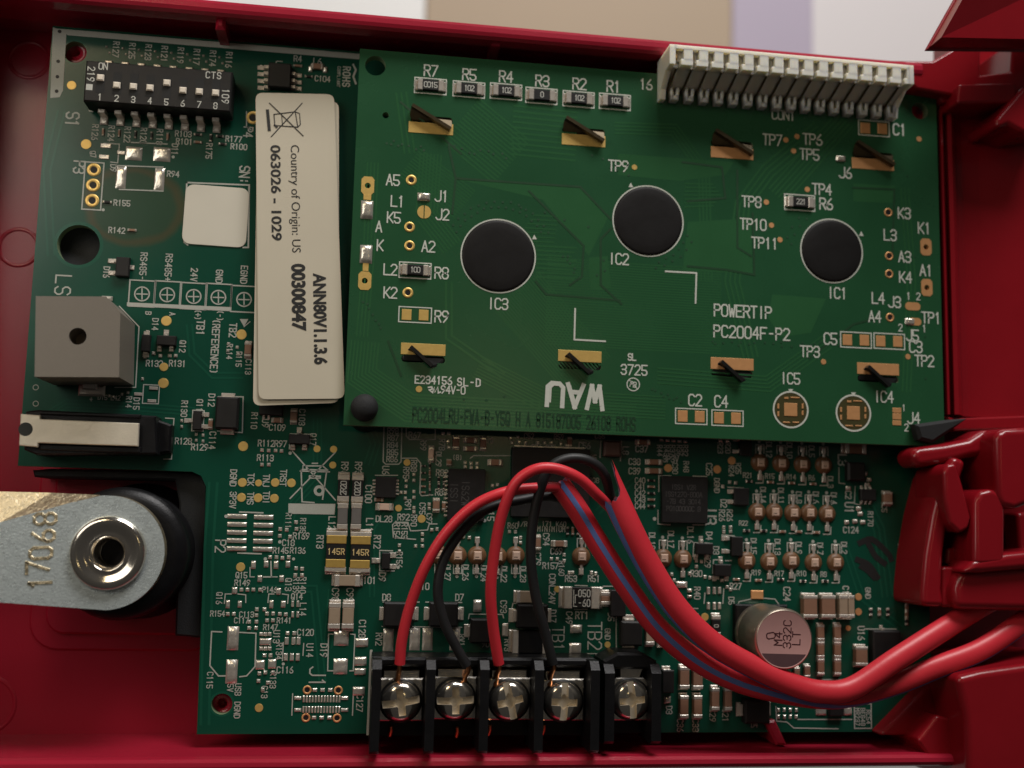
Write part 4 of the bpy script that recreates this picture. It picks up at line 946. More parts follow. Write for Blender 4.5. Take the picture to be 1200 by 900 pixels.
for t, u, v, h in (('DL28', 450, 608, 8), ('R92', 473, 606, 8), ('R98', 460.5, 505, 7.4), ('R87', 460.5, 513, 7.4), ('R84', 460, 521.5, 7.4), ('R85', 460, 530, 7.4), ('R86', 459.5, 538, 7.4), ('R67', 486, 510, 8), ('R82', 518, 554, 8), ('R83', 517, 577, 8), ('R112', 600, 0, 1), ('C101', 430.5, 680, 8.5), ('D8', 453, 700, 8.5), ('D10', 495.5, 687, 8.5), ('D7', 538.5, 700, 8.5), ('90', 569, 754.5, 8), ('R53', 669, 678, 8), ('R51', 696, 678, 8), ('RT1', 682, 721, 9), ('R157', 645, 663, 8), ('C69', 652, 646, 8), ('C37', 752, 526, 8.5), ('C38', 743.5, 541, 8), ('C39', 743.5, 552, 8), ('C40', 750, 563, 7), ('C41', 750, 570.5, 7), ('C42', 750, 578, 7), ('C43', 750, 585.5, 7), ('C44', 750, 593, 7), ('3P3V', 786, 538, 8), ('C56', 685, 522, 8),
                   ('R30', 816, 672, 8), ('R27', 862, 687, 8), ('C124', 997, 621, 8), ('R21', 876, 557, 6.5), ('R15', 902, 558, 6.5), ('R14', 927, 559, 6.5), ('R6', 951, 560, 6.5), ('R22', 871, 613, 6), ('R19', 886, 671, 6.5), ('R17', 913, 672, 6.5), ('R10', 939, 672, 6.5), ('R8', 965, 673, 6.5), ('R149', 284, 683, 7.5), ('R154', 255, 719, 7), ('C117', 283, 727, 7), ('C113', 289, 720, 7), ('R141', 333, 727, 7), ('R147', 317, 735, 7), ('C120', 358, 741, 8), ('C116', 334, 785, 8), ('C18', 338, 636, 8), ('R145', 329, 645, 7.5), ('R136', 349, 645, 7.5), ('R169', 353, 628, 8), ('P146', 316, 691, 7), ('Q14', 348, 699, 7.5), ('Q15', 283, 674, 7.5), ('D4', 884, 849, 7), ('R60', 601, 616, 7)):
    if h > 2: K.text(t, u, v, h, 0, sw=.155, adv=.66)
for t, u, v, h in (('Q13', 338, 685, 8), ('R139', 347, 686, 7.5), ('R140', 355, 686, 7.5), ('L14', 355, 714, 8), ('U13', 324, 746, 8), ('R134', 327, 763, 7.5), ('U14', 363, 762, 8.5), ('R133', 320, 797, 7.5), ('C13', 310, 811, 7.5), ('Q16', 257, 701, 7.5), ('C115', 246, 797, 7.5), ('USB', 279, 808, 7.5), ('5V', 270, 806, 7.5), ('DGND', 278, 832, 7.5), ('R111', 338, 610, 7), ('R135', 355, 616, 7), ('J1', 372, 793, 18), ('TB1', 654, 748, 14), ('TB2', 697, 745, 16), ('15', 575, 605, 9), ('L7', 814, 718, 9), ('C36', 797, 850, 8), ('C33', 815, 850, 8), ('C29', 835, 838, 8), ('C21', 850, 838, 8), ('R44', 773, 528, 7), ('R43', 781, 528, 7), ('R37', 788, 528, 7), ('R36', 796, 528, 7), ('R32', 803, 528, 7), ('AA-030A', 1074, 583, 8)):
    K.text(t, u, v, h, -90, sw=.14 if h < 12 else .09, adv=.70)
# bracket outlines
K.line([(450, 498), (449, 541), (452, 544), (467, 544), (470, 541), (471, 498)], 1.3); K.line([(471, 537), (488, 537), (493, 543), (492, 578), (494, 581), (507, 580)], 1.2); K.line([(476, 498), (476, 511), (480, 515), (510, 515), (510, 500)], 1.3)
K.line([(464, 612), (478, 612), (481, 622), (486, 622), (501, 621), (503, 614), (512, 614)], 1.2); K.line([(464, 611), (460, 615), (461, 630), (487, 632)], 1.2)
K.line([(440, 557), (466, 557)], 1.1); K.line([(541, 505), (598, 535), (598, 545)], 1) if False else None
K.line([(598, 534), (555, 534), (551, 537)], 1.0)
# U6 and neighbours
K.smd(452, 571, 24, 24, .9, [(-13.5, d, 4, 2.6) for d in (-8, -4, 0, 4, 8)] + [(13.5, d, 4, 2.6) for d in (-8, -4, 0, 4, 8)], 'chip', b=.06)
K.chip(450.5, 594, 17, 8, .6, M_LEDB, M_TIN, 'indicator_chip'); K.chip(444, 585.5, 9, 4.5, .4, M_CERB, M_TIN)
K.chip(505, 532, 7, 16, .6, M_LEDB, M_TIN, 'indicator_chip')
K.smd(452, 657, 9.5, 19, .95, [(-12, 0, 9, 6), (8, -6.5, 8, 6), (8, 7, 8, 6)], 'transistor')
K.line([(445, 645), (460, 645.5)], 1.2); K.line([(445, 647), (445, 669), (462, 669)], 1.2); K.dot(466.5, 665, 1.8)
K.chip(407, 680, 30, 13, 1.0, M_CERA, M_TIN); K.chip(392, 721, 14, 30, 1.0, M_CERA, M_TIN); K.chip(408, 721, 14, 30, 1.0, M_CERA, M_TIN)
K.lump(400, 748, 16.5, 17); K.lump(399, 781, 16.5, 18); K.line([(390, 743), (385, 743), (384, 786), (390, 786)], 1.3); K.line([(411, 743), (416, 743.5), (414, 786), (410, 786)], 1.3)
K.lump(424, 753, 14.5, 10); K.lump(422.5, 775, 14, 10); K.lump(422, 787, 13, 8); K.lump(420.5, 810, 14, 10); K.line([(414, 815), (413, 838)], 1.3)
# bottom-left pads
for u, v, a, c in ((297, 662, 5, 9), (312, 661, 5, 8), (323.5, 662, 5, 9), (337.5, 661, 5, 8), (304.5, 678, 5, 8), (330, 678, 5, 8), (275, 692, 6, 8), (326.5, 693, 5, 8), (267, 708, 5, 9), (281, 708, 5, 8), (318, 708, 5, 9), (332, 708, 5, 8)): K.lump(u, v, a, c, hgt=.25)
for u, v in ((316.5, 653), (324, 653), (331, 654), (338.5, 653), (347, 666), (354, 666.5), (346, 674), (354, 674), (283, 691), (290, 691), (297, 691), (305, 691), (301, 714), (300.5, 721), (313, 719), (320, 719), (328, 719.5), (335, 720), (313, 727), (320, 727), (292, 728.5), (300.5, 728.5), (292, 736), (300, 736), (267, 719.5), (274, 719.5), (310, 714), (306, 743), (311, 743), (316, 743), (306, 760), (311, 760), (316, 760), (310, 768), (317, 768), (337, 742), (345, 742), (304, 789), (311, 788), (320, 788), (303, 798), (314, 800), (308, 808), (328.5, 620), (336, 621), (347, 612), (347.5, 620), (328, 628), (340, 629)): K.j(u, v, 4.2, 4.2)
K.lump(311, 752, 13, 8, hgt=.3); K.lump(305, 779, 10, 11); K.lump(319, 778, 9, 11)
for u in (336, 344, 350): K.j(u, 751, 4.5, 8.5)
for u in (335, 342, 349): K.j(u, 770, 4.5, 8.5)
for u in (343, 349): K.j(u, 707.5, 3, 7); K.j(u, 720, 3, 7)
K.lump(273, 748, 13.5, 27, hgt=.45); K.lump(271.5, 787, 13.5, 27, hgt=.45)
K.line([(260, 740.5), (248, 740), (246, 780), (256, 792), (265, 792)], 1.5); K.line([(281, 741), (300, 742), (299, 781), (289, 792), (281, 793)], 1.5)
K.line([(293, 665), (293, 676), (298, 676)], 1.1); K.line([(317.5, 658), (318, 676), (309, 676)], 1.6); K.line([(318, 676), (325, 676)], 1.1); K.line([(263, 707), (264, 696), (271, 696)], 1.2); K.line([(279, 696), (288, 697), (288, 706)], 1.2); K.line([(314, 706), (315, 696), (321, 696)], 1.2); K.line([(331, 696), (338, 697), (337, 707)], 1.2); K.line([(332, 753), (331, 774)], 1.2); K.line([(356, 754), (355, 768)], 1.2); K.dot(332, 778, 1.8); K.dot(328, 635, 2); K.dot(311, 655, 2); K.dot(344, 655, 1.8)
# J1 fine-pitch socket
for k in range(13):
    K.j(356 + 3.5*k, 819, 2.1, 7.5); K.j(355.5 + 3.5*k, 831.5, 2.1, 7.5)
for u, v in ((360, 808.5), (396.5, 809), (358.5, 841), (395, 841.5)): K.via(u, v, 5.2, 3, M_COPPER)
for u in (369, 378, 387): K.j(u, 808.5, 5, 4); K.j(u - 1, 841, 5, 4)
for u, v in ((349, 818), (349, 832), (404, 818), (404, 832)): K.j(u, v, 8, 4)
K.line([(343, 813), (342, 838)], 1.2)
# diodes and varistor pads in front of the terminal block
K.smd(466, 719, 33, 28, 2.0, [(-18, 0, 7, 15), (21, 0, 7, 15)], 'diode', b=.25); K.smd(519, 719, 33, 28, 2.0, [(-19, 0, 7, 15), (21, 0, 7, 15)], 'diode', b=.25)
K.line([(449, 705.5), (491, 705.5)], 1.3); K.line([(499, 705.5), (541, 706)], 1.3); K.line([(448, 734), (541, 735)], 1.2)
for u, v in ((455, 750), (486, 749), (501, 749), (533, 749)): K.lump(u, v, 12, 26, hgt=.3)
K.smd(563, 738, 26, 28, 2.0, [(-16, 1, 7, 15), (29, 0, 7, 15)], 'diode', b=.25); K.line([(549, 725), (550, 719.5), (589, 720), (590, 724)], 1.2); K.line([(550, 743), (549, 749), (576, 749)], 1.2)
K.lump(559.5, 710, 10, 14, hgt=.5)
K.chip(616, 699, 24, 14, 1.1, M_CERA, M_TIN); K.smd(622, 721, 36, 27, 2.1, [(-22, 0, 8, 16), (20, 0, 8, 16)], 'diode', b=.25); K.line([(600, 712), (601, 707), (636, 707)], 1.2)
K.chip(620, 751, 42, 27, 1.6, M_BLKP, M_TIN, 'varistor', .16)
K.chip(680.5, 700, 42, 25, .9, M_BLK, M_TIN, 'fuse', .23); 
mb = MB(); text(mb, '050', .45, .70, 1.05, 0, .14, .66, .66); text(mb, '-60', .45, -.80, 1.05, 0, .14, .66, .66); p = K.pos(680, 700)
mb.ribbon([(-1.25, 1.2), (-1.25, -1.35), (-.75, -1.35)], .13, 0); mb.ribbon([(-1.0, .4), (-.7, .4)], .13, .005); mb.ribbon([(-1.0, .4), (-1.0, -.8)], .13, .009); mk('fuse_print', mb, M_INKW, MBD, (p.x, p.y, ZM + .93))
K.line([(674, 686), (688, 686.5)], 1.2); K.line([(673, 714), (688, 714)], 1.2); K.line([(707, 687), (722, 687)], 1.2)
K.chip(708.5, 701, 11, 15, .9, M_CERB, M_TIN, tl=.3); K.smd(722, 706, 18, 30, 1.6, [], 'diode')
K.smd(737, 741, 25, 28, 2.0, [(-1, -17, 14, 7), (-1, 18, 14, 7)], 'diode', b=.25); K.line([(722, 720), (722, 760)], 1.2)
K.chip(760, 744, 10.5, 22, 1.1, M_CERA, M_TIN); K.chip(773, 746, 9, 20, 1.1, M_CERA, M_TIN)
K.lump(675, 737, 14, 10, hgt=.5); K.lump(674, 760, 14, 13, hgt=.4)
# lower right capacitors
for u, v, a, c in ((800, 793, 11.5, 25), (815.5, 793.5, 11.5, 25), (799.5, 827, 10.5, 26), (815.5, 827, 10.5, 26), (836, 818, 9.5, 26), (851, 818, 9, 26)): K.chip(u, v, a, c, 1.2, M_CERB, M_TIN, tl=.17)
K.smd(780, 797, 14, 26, 1.6, [(0, -14, 10, 5)], 'diode'); K.lump(782, 820, 8, 8); K.text('D3', 784, 832, 8, -90, sw=.15)
K.smd(883, 832, 30, 26, 1.9, [(-18, -1, 6, 16), (17, -2, 6, 16)], 'diode', b=.25)
for k in range(4):
    for r in range(2): K.j(912 + 7*k, 832 + 8*r, 3.4, 4.5)
K.line([(909, 828), (910, 845), (922, 846), (930, 853), (982, 854)], 1.2); K.line([(935, 843), (998, 843)], 1.2); K.rect(1011, 839, 21, 28, 1.3)
for k, t in enumerate(('MR237', 'BEG48', 'RC54')): K.text(t, 1004.5 + 6.5*k, 840, 6, -90, sw=.16, adv=.75)
K.lump(962, 833, 13, 10); K.lump(993, 833, 11, 10); K.smd(978, 833, 18, 10, .9, [], 'diode')
K.pad(887, 697, 15, 10, M_COPPER, .2, 'solder_pad'); K.line([(862, 715), (866, 705), (880, 702)], 1.2); K.line([(895, 701), (908, 702), (914, 710)], 1.2)
for u, a in ((945.5, 17), (966.5, 17), (984, 11), (993, 8)): K.chip(u, 710, a, 26, 1.6, M_CERB if u < 980 else M_CERA, M_TIN, tl=.16)
for u in (960, 979.5):
    for v in (741, 761, 781): K.chip(u, v, 8.5, 19, .8, M_CERB, M_TIN, tl=.18)
K.chip(944, 786, 7, 14, .8, M_CERB, M_TIN); K.chip(932, 788, 7, 12, .8, M_CERB, M_TIN); K.line([(925, 796), (992, 796.5)], 1.2)
K.chip(1006, 768, 15, 22, 1.3, M_CERB, M_TIN, tl=.17); K.smd(1034, 757, 34, 38, 1.7, [(-2, -22, 4, 5)], 'power_chip', b=.25); K.line([(1013, 737), (1050, 737), (1050, 745)], 1.2)
for k, u in enumerate((1020, 1030, 1040)): K.t0402(u, 717, True, 6, 4); K.t0402(1062, 712 + 8*k, True, 6, 4)
K.chip(1068, 690, 10, 13, .9, M_CERA, M_TIN); 
# centre: large chips and their crowd of passives
K.smd(546, 580, 43, 60, 1.0, [(-24, d, 4, 2.4) for d in range(-26, 28, 5)], 'memory_chip', b=.06)
K.smd(644, 566, 92, 80, 1.3, [(0, -42, 84, 2.5)], 'processor_chip', b=.08)
K.smd(800.5, 585.5, 55, 54, 1.1, [], 'processor_chip', b=.08)
for pts in ([(772, 576), (772, 557.5), (786, 557.5)], [(812, 558), (828, 558.5)], [(771, 598), (771, 614), (785, 615)], [(812, 615), (827, 615)]): K.line(pts, 1.3)
K.dot(767, 608, 2.2); K.dot(568, 610, 2); K.line([(541, 557), (541, 612)], .8)
mb = MB(); p = K.pos(800, 585)
for k, t in enumerate(('ISSI V2R', 'ISS1270-800A', '-7B 43 3014', 'P0100000C B')): text(mb, t, -.2, 1.9 - 1.15*k, .75, 0, .14, .8, .70)
mk('chip_print', mb, mat('faint_laser_mark', (.045, .042, .04, 1), .6, var=.2), MBD, (p.x, p.y, ZM + 1.125))
mb = MB(); p = K.pos(541, 578)
for k, t in enumerate(('IS62W', 'ISSI')): text(mb, t, .5 - 1.8*k, 0, 1.1, -math.pi/2, .13, .8, .75)
mk('chip_print', mb, MATS['faint_laser_mark'], MBD, (p.x, p.y, ZM + 1.03))
K.smd(716, 526, 20, 18, 1.3, [], 'inductor', mat('brown_ferrite', (.11, .058, .045, 1), .5), b=.3); K.line([(704, 517), (703, 536)], 1.3); K.line([(728, 517), (727, 540)], 1.3)
for u, v in ((766, 541.5), (766, 552)): K.chip(u, v, 17, 6.5, .5, M_CERB, M_TIN)
K.chip(753, 518, 15, 6.5, .5, M_CERB, M_TIN); K.chip(667, 518, 6, 10, .5, M_CERB, M_TIN); K.chip(580, 542, 15, 7.5, .6, M_CERB, M_TIN); K.chip(534, 519, 8, 14, .6, M_CERB, M_TIN); K.chip(551, 516, 14, 6.5, .6, M_CERB, M_TIN); K.chip(551, 526, 14, 6, .6, M_CERB, M_TIN); K.chip(566, 520, 7, 14, .6, M_CERB, M_TIN); K.chip(526, 542, 6, 7, .5, M_CERB, M_TIN)
K.chip(511, 592, 8, 14, .6, M_CERB, M_TIN); K.chip(520, 593, 4.5, 9, .4, M_CERB, M_TIN); K.chip(630, 636, 7, 16, .6, M_CERB, M_TIN); K.chip(655, 637, 16, 7, .6, M_CERB, M_TIN)
for v in (563, 570.5, 578, 585.5, 593): K.t0402(763, v, False, 7, 2.6)
for k in range(5): K.j(775 + 7*k, 515.5 + .5*k, 4.5, 3); 
for u, v in ((844, 516), (852, 516), (519, 508), (526, 508), (525, 517), (526, 524)): K.j(u, v, 4.5, 4)
for v in (546, 554, 562, 570, 577): K.t0402(496, v, False, 4, 2); K.t0402(503.5, v, True, 5, 2)
for v in (562, 570): K.t0402(514, v, True, 5, 2.6); K.t0402(520, v, True, 5, 2.2)
for u, v in ((476, 563), (476, 570), (475, 577), (475, 584), (485, 556), (485, 563), (485, 576), (485, 583), (485, 595), (485, 600), (503, 591), (503, 596), (545, 542), (552, 543), (559, 543), (545, 547), (552, 548), (559, 548), (468, 639), (468, 646), (495, 626), (495, 633), (487, 640), (495, 640), (506, 621), (512, 620), (521, 629), (543, 629), (550, 630), (470, 577), (583, 568), (577, 569), (598, 513), (607, 512), (600, 519), (608, 518), (616, 519), (630, 519), (638, 519), (646, 519), (657, 520), (664, 522), (597, 623), (604, 623), (610, 630), (610, 636), (646, 655), (653, 655), (661, 650), (661, 657), (667, 671), (671, 671), (693, 671), (698, 672)): K.j(u, v, 3.6, 3.8)
for u in (665, 671, 677): K.t0402(u, 622, True, 7, 3)
for t, u, v in (('C76 C75', 637, 524), ('1/R', 612, 614), ('R 171 K60', 645, 614), ('MINIMIUM', 646, 620), ('C78', 572, 516), ('C55', 703, 511), ('C52', 620, 511), ('R59', 655, 512), ('(8)', 536, 536), ('C35', 693, 536), ('R08', 696, 563)): K.text(t, u, v, 6.5, 0, sw=.15, adv=.70)
# transistors and passives left of the indicator block
K.smd(824, 643, 20, 13, .95, [(-3, -11, 5, 7), (-9, 10, 5, 6), (4, 10, 5, 6)], 'transistor'); K.smd(845, 668, 20, 14, .95, [(-1, -12, 5, 7), (-8, 10, 5, 6), (6, 10, 5, 6)], 'transistor')
K.smd(862, 640, 14, 22, .95, [(-13, -9, 8, 5), (-13, 6, 8, 5)], 'transistor'); K.smd(867, 582, 18, 20, .95, [(-11, -6, 8, 5), (-11, 6, 8, 5)], 'transistor'); K.smd(872, 525, 14, 18, .95, [(-8, 4, 12, 4), (-9, -10, 8, 4)], 'transistor')
K.line([(812, 652), (813, 636), (820, 636)], 1.2); K.line([(826, 636), (834, 637), (833, 640)], 1.2); K.line([(835, 672), (836, 656), (844, 656)], 1.2); K.line([(850, 657), (857, 657)], 1.2); K.line([(846, 627), (860, 628), (862, 630)], 1.4); K.line([(853, 571), (871, 572)], 1.3)
for u, v in ((816, 657), (816, 664), (822, 658), (826, 676), (832, 677), (841, 677), (846, 680), (848, 618), (856, 618), (848, 623), (856, 623), (847, 570), (855, 565), (862, 566), (787, 673), (790, 680), (808, 672), (852, 688), (856, 691)): K.j(u, v, 3.8, 4)
for u in (830, 837, 843): K.j(u, 692, 4, 8); K.j(u, 710, 4, 8)
K.line([(826, 695), (825, 707)], 1.2); K.line([(848, 690), (847, 707)], 1.2)
K.lump(799, 685, 13, 7); K.lump(808, 692, 6, 4); K.lump(808, 699, 6, 4); K.chip(838, 733, 11, 24, .62, M_BLK, M_TIN, 'resistor', .2, '0')
for u, v in ((802, 715), (806, 720)): K.lump(u, v, 7, 9)
K.smd(1000, 553, 22, 22, 1.4, [], 'inductor', b=.3); K.smd(1015, 580, 19, 13, .9, [(-6, -9, 3, 4), (-1, -9, 3, 4), (4, -9, 3, 4), (-6, 9, 3, 4), (-1, 9, 3, 4), (4, 9, 3, 4)], 'chip')
K.chip(1038, 584, 11, 15, .9, M_CERB, M_TIN); K.chip(1000, 526, 26, 12, 1.0, M_CERB, M_TIN)
for u, v in ((992, 612), (1002, 611), (1011, 612), (1008, 602), (1013, 555), (1018, 562), (994, 572), (1016, 568), (1006, 596)): K.lump(u, v, 6, 5)
K.line([(983, 548), (983, 566), (990, 567)], 1); K.line([(1002, 570), (1001, 590), (1008, 592)], 1)
# pen strokes on the board
IK = MB()
for pts in ([(1008, 636), (1022, 632), (1040, 648), (1044, 655)], [(1018, 638), (1026, 652), (1036, 660)], [(1005, 656), (1018, 662), (1028, 676)], [(1010, 664), (1016, 668), (1024, 676)]):
    q = smoothpath([P(u, v, ZM) for u, v in pts], 10); IK.ribbon([(p.x, p.y) for p in q], .95, .04 + .004*len(IK.f)/9)
mk('pen_strokes', IK, M_INK, MBD, (0, 0, ZM))

# U1 at the top edge
K.smd(328.5, 92, 26, 30, 1.4, [(-20, d, 13, 5) for d in (-12, -4.5, 3.5, 11.5)] + [(19, d, 12, 5) for d in (-3.5, 4.5, 12)], 'chip', b=.2)
K.text('U1', 327, 76, 8, -90, sw=.15); K.text('R4', 349, 69, 8, 0, sw=.15); K.text('L6', 372, 72, 8, 0, sw=.15); K.text('C104', 378, 92.5, 7.5, 0, sw=.15); K.dot(306, 78, 2)
K.chip(372, 79, 13, 7, .6, M_CERB, M_TIN); K.lump(364, 81, 5, 7); K.lump(381, 82, 5, 7); K.t0402(349, 77.5, False, 8, 3); K.t0402(362, 90, False, 7, 3)
K.text('ROHS', 406, 90, 9, -90, sw=.17, adv=.78); K.text('COMPLIANT', 397, 90, 4, -90, sw=.14, adv=.76); K.line([(414, 76), (417, 82), (414, 90), (417, 98)], 2.2)

# buzzer
bt = 5.6
poly = px([(42, 347), (124, 347.5), (141, 366), (139.5, 442), (40.5, 441.5)], bt)
ctr = P(91, 394, bt); mb = MB()
rb_ = 10/SC(91, 394, bt)
# top face with a real sound hole
bz = sheet_with_holes('buzzer', poly, [(ctr.x, ctr.y, rb_)], ZM + .3, bt, [M_BUZZ, M_BUZZ], MBD, (0, 0, 0))
mb = MB(); mb.disc(ctr.x, ctr.y, rb_*1.05, 0, seg=24); mk('sound_disc', mb, mat('brass_sounder', (.30, .24, .19, 1), .35, .6), bz, (0, 0, bt - 4.0))
p = K.pos(108, 458); mb = MB(); mb.cb(0, 0, 3.9, 1.7, 0, .5, b=.3); mb.cb(-.1, .6, 2.2, 1.2, .4, 1.6, b=.2); mk('lead', mb, M_TIN, bz, (p.x, p.y, ZM + .012))
p = K.pos(126, 350); mb = MB(); mb.cb(0, 0, 1.6, .7, 0, .5, b=.2); mk('lead', mb, M_TIN, bz, (p.x, p.y, ZM + .012))
K.line([(140, 359), (163, 383), (159, 454), (135, 454)], 1.3)

# tamper switch with its spring plate
ts = px([(29, 482), (44, 480), (182, 487), (184, 532), (42, 533), (27, 527)], 0)
mb = MB(); mb.prism(ts, ZM + .01, -.4, 0, .25)
q0 = P(184, 489, -3); q1 = P(202, 498, -3); q2 = P(200, 530, -3); q3 = P(184, 534, -3)
mb.prism([(q0.x - 1, q0.y), (q1.x, q1.y), (q2.x, q2.y), (q3.x - 1, q3.y)], ZM + .02, -2.6, 0, .3)
TS = mk('tamper_switch', mb, M_BLKP, MBD, (0, 0, 0))
zp = .5; mb = MB(); mb.prism(px([(24, 485), (47, 486.5), (47.5, 491), (163, 496), (162, 523), (45, 519), (44.5, 524), (22, 522)], zp), zp - .45, zp, 0, .12); mk('spring_plate', mb, M_STEEL, TS, (0, 0, 0))
p = P(30, 503, zp); mb = MB(); mb.disc(p.x, p.y, 1.0, 0, seg=24); mk('plate_hole', mb, mat('hole_shade', (.03, .032, .03, 1), .7), TS, (0, 0, zp + .012))  # dark disc laid on the plate; the hole's shade is its colour
for u0, v0, u1, v1 in ((47, 481.5, 165, 490), (45, 520.5, 165, 531)):
    a = P(u0, v0, -.2); b_ = P(u1, v1, -.2); mb = MB(); mb.box(min(a.x, b_.x), max(a.x, b_.x), min(a.y, b_.y), max(a.y, b_.y), -.6, -.05, b=.15); mk('switch_rail', mb, M_BLKP, TS, (0, 0, 0))
K.line([(194, 490), (204, 490.5), (203, 502)], 1.2); K.line([(202, 526), (201, 538), (192, 538)], 1.2)

# electrolytic can
ct = P(919, 749, 5.5); cr = 35.6/SC(918, 747, 5.5)
mb = MB(); mb.cb(0, 0, 8.8, 8.8, 0, 1.3, b=.2); cap_ = mk('electrolytic_capacitor', mb, M_BLKP, MBD, (ct.x, ct.y, ZM + .01))
mb = MB(); mb.lathe([(cr*.93, 1.2), (cr, 1.6), (cr, 2.6), (cr*.95, 2.9), (cr, 3.2), (cr, 9.9), (cr*.98, 10.3), (cr*.93, 10.5)], 0, 0, 56, close=False); mk('can', mb, M_ALU, cap_, (ct.x, ct.y, ZM + .01))
mb = MB(); mb.lathe([(cr*.935, 0), (cr*.9, -.06), (.001, -.06)], 0, 0, 56, close=False); mk('can_top', mb, M_ALUT, cap_, (ct.x, ct.y, 5.51))
mb = MB(); ang = [math.radians(211 + 116*k/20) for k in range(21)]; mb.add([(cr*.90*math.cos(t), cr*.90*math.sin(t), 0) for t in ang], [tuple(range(21))]); mk('polarity_mark', mb, M_ALUK, cap_, (ct.x, ct.y, 5.47))
mb = MB(); r8 = math.radians(88)
text(mb, 'O', -2.1, .5, 1.35, r8 + .2, .12, .95); text(mb, 'M4', -.95, .05, 1.2, r8, .13, .95, .95); text(mb, '332C', .5, .75, 1.2, r8, .13, .95, .92); text(mb, 'LT', 1.95, .15, 1.2, r8, .13, .95, .95)
mk('can_print', mb, mat('maroon_print', (.05, .010, .014, 1), .5, var=0), cap_, (ct.x, ct.y, 5.475))

# indicator lamps set in drilled windows, one lead up and one down
halo = MB(); halo.lathe([(1.5, 0), (1.38, .28), (1.15, .5), (.8, .62), (.001, .66)], seg=28, close=False); me_h = mesh_of(halo, 'amber_window', [M_AMBER])
lens = MB(); lens.cb(.05, 0, 1.25, 1.35, .3, .80, b=.16); lens.cb(-.05, -.22, .62, .10, .8, .815, 1); me_l = mesh_of(lens, 'indicator_lamp', [M_LEDB, M_BLK])
ld = MB(); ld.cb(0, .25, .42, 1.6, .1, .34, b=.05); ld.cb(0, 1.25, .75, 1.0, .01, .34, b=.12); me_d = mesh_of(ld, 'lead', [M_TIN])
for k, (u, v) in enumerate(LEDS):
    p = K.pos(u, v); o = mk('indicator_lamp', me_l, None, MBD, (p.x, p.y, ZM + .012))
    mk('amber_window', me_h, None, o, (p.x, p.y, ZM + .012))
    for sg in (1, -1):
        t = mk('lead', me_d, None, o, (p.x + random.uniform(-.05, .05), p.y + sg*1.15, ZM + .014)); t.rotation_euler.z = 0 if sg > 0 else math.pi
    up = 1 if u > 650 else -1
    K.line([(u - 4.5, v - up*11), (u - 4.5, v - up*21), (u + 5, v - up*21), (u + 5, v - up*11)], 1.2); K.dot(u - .5, v - up*24.5, 1.9)
    if u > 860: K.line([(u - 4, v + up*24), (u + 4, v + up*24), (u + 4.5, v + up*16)], 1.3); K.t0402(u - 12.5, v + 22, False, 6, 3)

# ------------------------------------------------------------------ terminal blocks (parts of the main board)
M_SLOT = mat('satin_slot', (.80, .70, .55, 1), .34, .6, var=.2, vscale=10)
def boolean_screw():
    mb = MB(); mb.lathe([(2.9, 0), (2.9, .55), (2.7, 1.0), (2.2, 1.35), (1.4, 1.6), (.6, 1.7), (.001, 1.72)], 0, 0, 40, close=False)
    mb.disc(0, 0, 2.9, 0.0, 0, 40); mb.f[-1] = mb.f[-1][::-1]
    h = mk('tmp_head', mb, M_CHROME); bm = bmesh.new(); bm.from_mesh(h.data); bmesh.ops.remove_doubles(bm, verts=bm.verts, dist=1e-4); bm.to_mesh(h.data); bm.free()
    mods = []
    for k, (a, c, zz) in enumerate(((6.6, 1.05, .85), (1.05, 3.9, .62), (1.7, 1.7, .45))):
        m2 = MB(); m2.cb(0, 0, a, c, zz, 3.0); c_ = mk('tmp_cut', m2, M_CHROME)
        if k == 2: c_.rotation_euler.z = math.pi/4
        md = h.modifiers.new('cut', 'BOOLEAN'); md.operation = 'DIFFERENCE'; md.object = c_; md.solver = 'EXACT'; mods.append(c_)
    dg = bpy.context.evaluated_depsgraph_get(); me = bpy.data.meshes.new_from_object(h.evaluated_get(dg)); me.name = 'screw_head'
    for x in mods + [h]: bpy.data.objects.remove(x)
    me.materials.clear(); me.materials.append(M_CHROME); me.materials.append(M_SLOT)
    for pl in me.polygons:
        c = pl.center/U; r = math.hypot(c.x, c.y); pl.use_smooth = False; pl.material_index = 0
        if r < 2.75 and ((pl.normal.z > .9 and c.z < 1.25 and c.z > .1) or abs(pl.normal.z) < .25): pl.material_index = 1
    for pl in me.polygons: pl.use_smooth = True
    me.set_sharp_from_angle(angle=math.radians(32))
    return me
ME_SCREW = boolean_screw()
def fin(mb, xc, w_, zt=4.6, yb0=-34.4, yf=-47.6):
    pts = [(yb0, ZM + .05), (yb0, zt - 1.2), (yb0 - 1.2, zt), (yf + .5, zt), (yf, zt - .8), (yf, ZM + .6), (yf + 1, ZM + .05)]
    k = len(pts); c = .22
    A_ = [(xc - w_/2, y, z) for y, z in pts]; C_ = [(xc + w_/2, y, z) for y, z in pts]
    mb.add(A_ + C_, [tuple(range(k)), tuple(range(k, 2*k))[::-1]] + [(i, k+i, k+(i+1) % k, (i+1) % k) for i in range(k)])
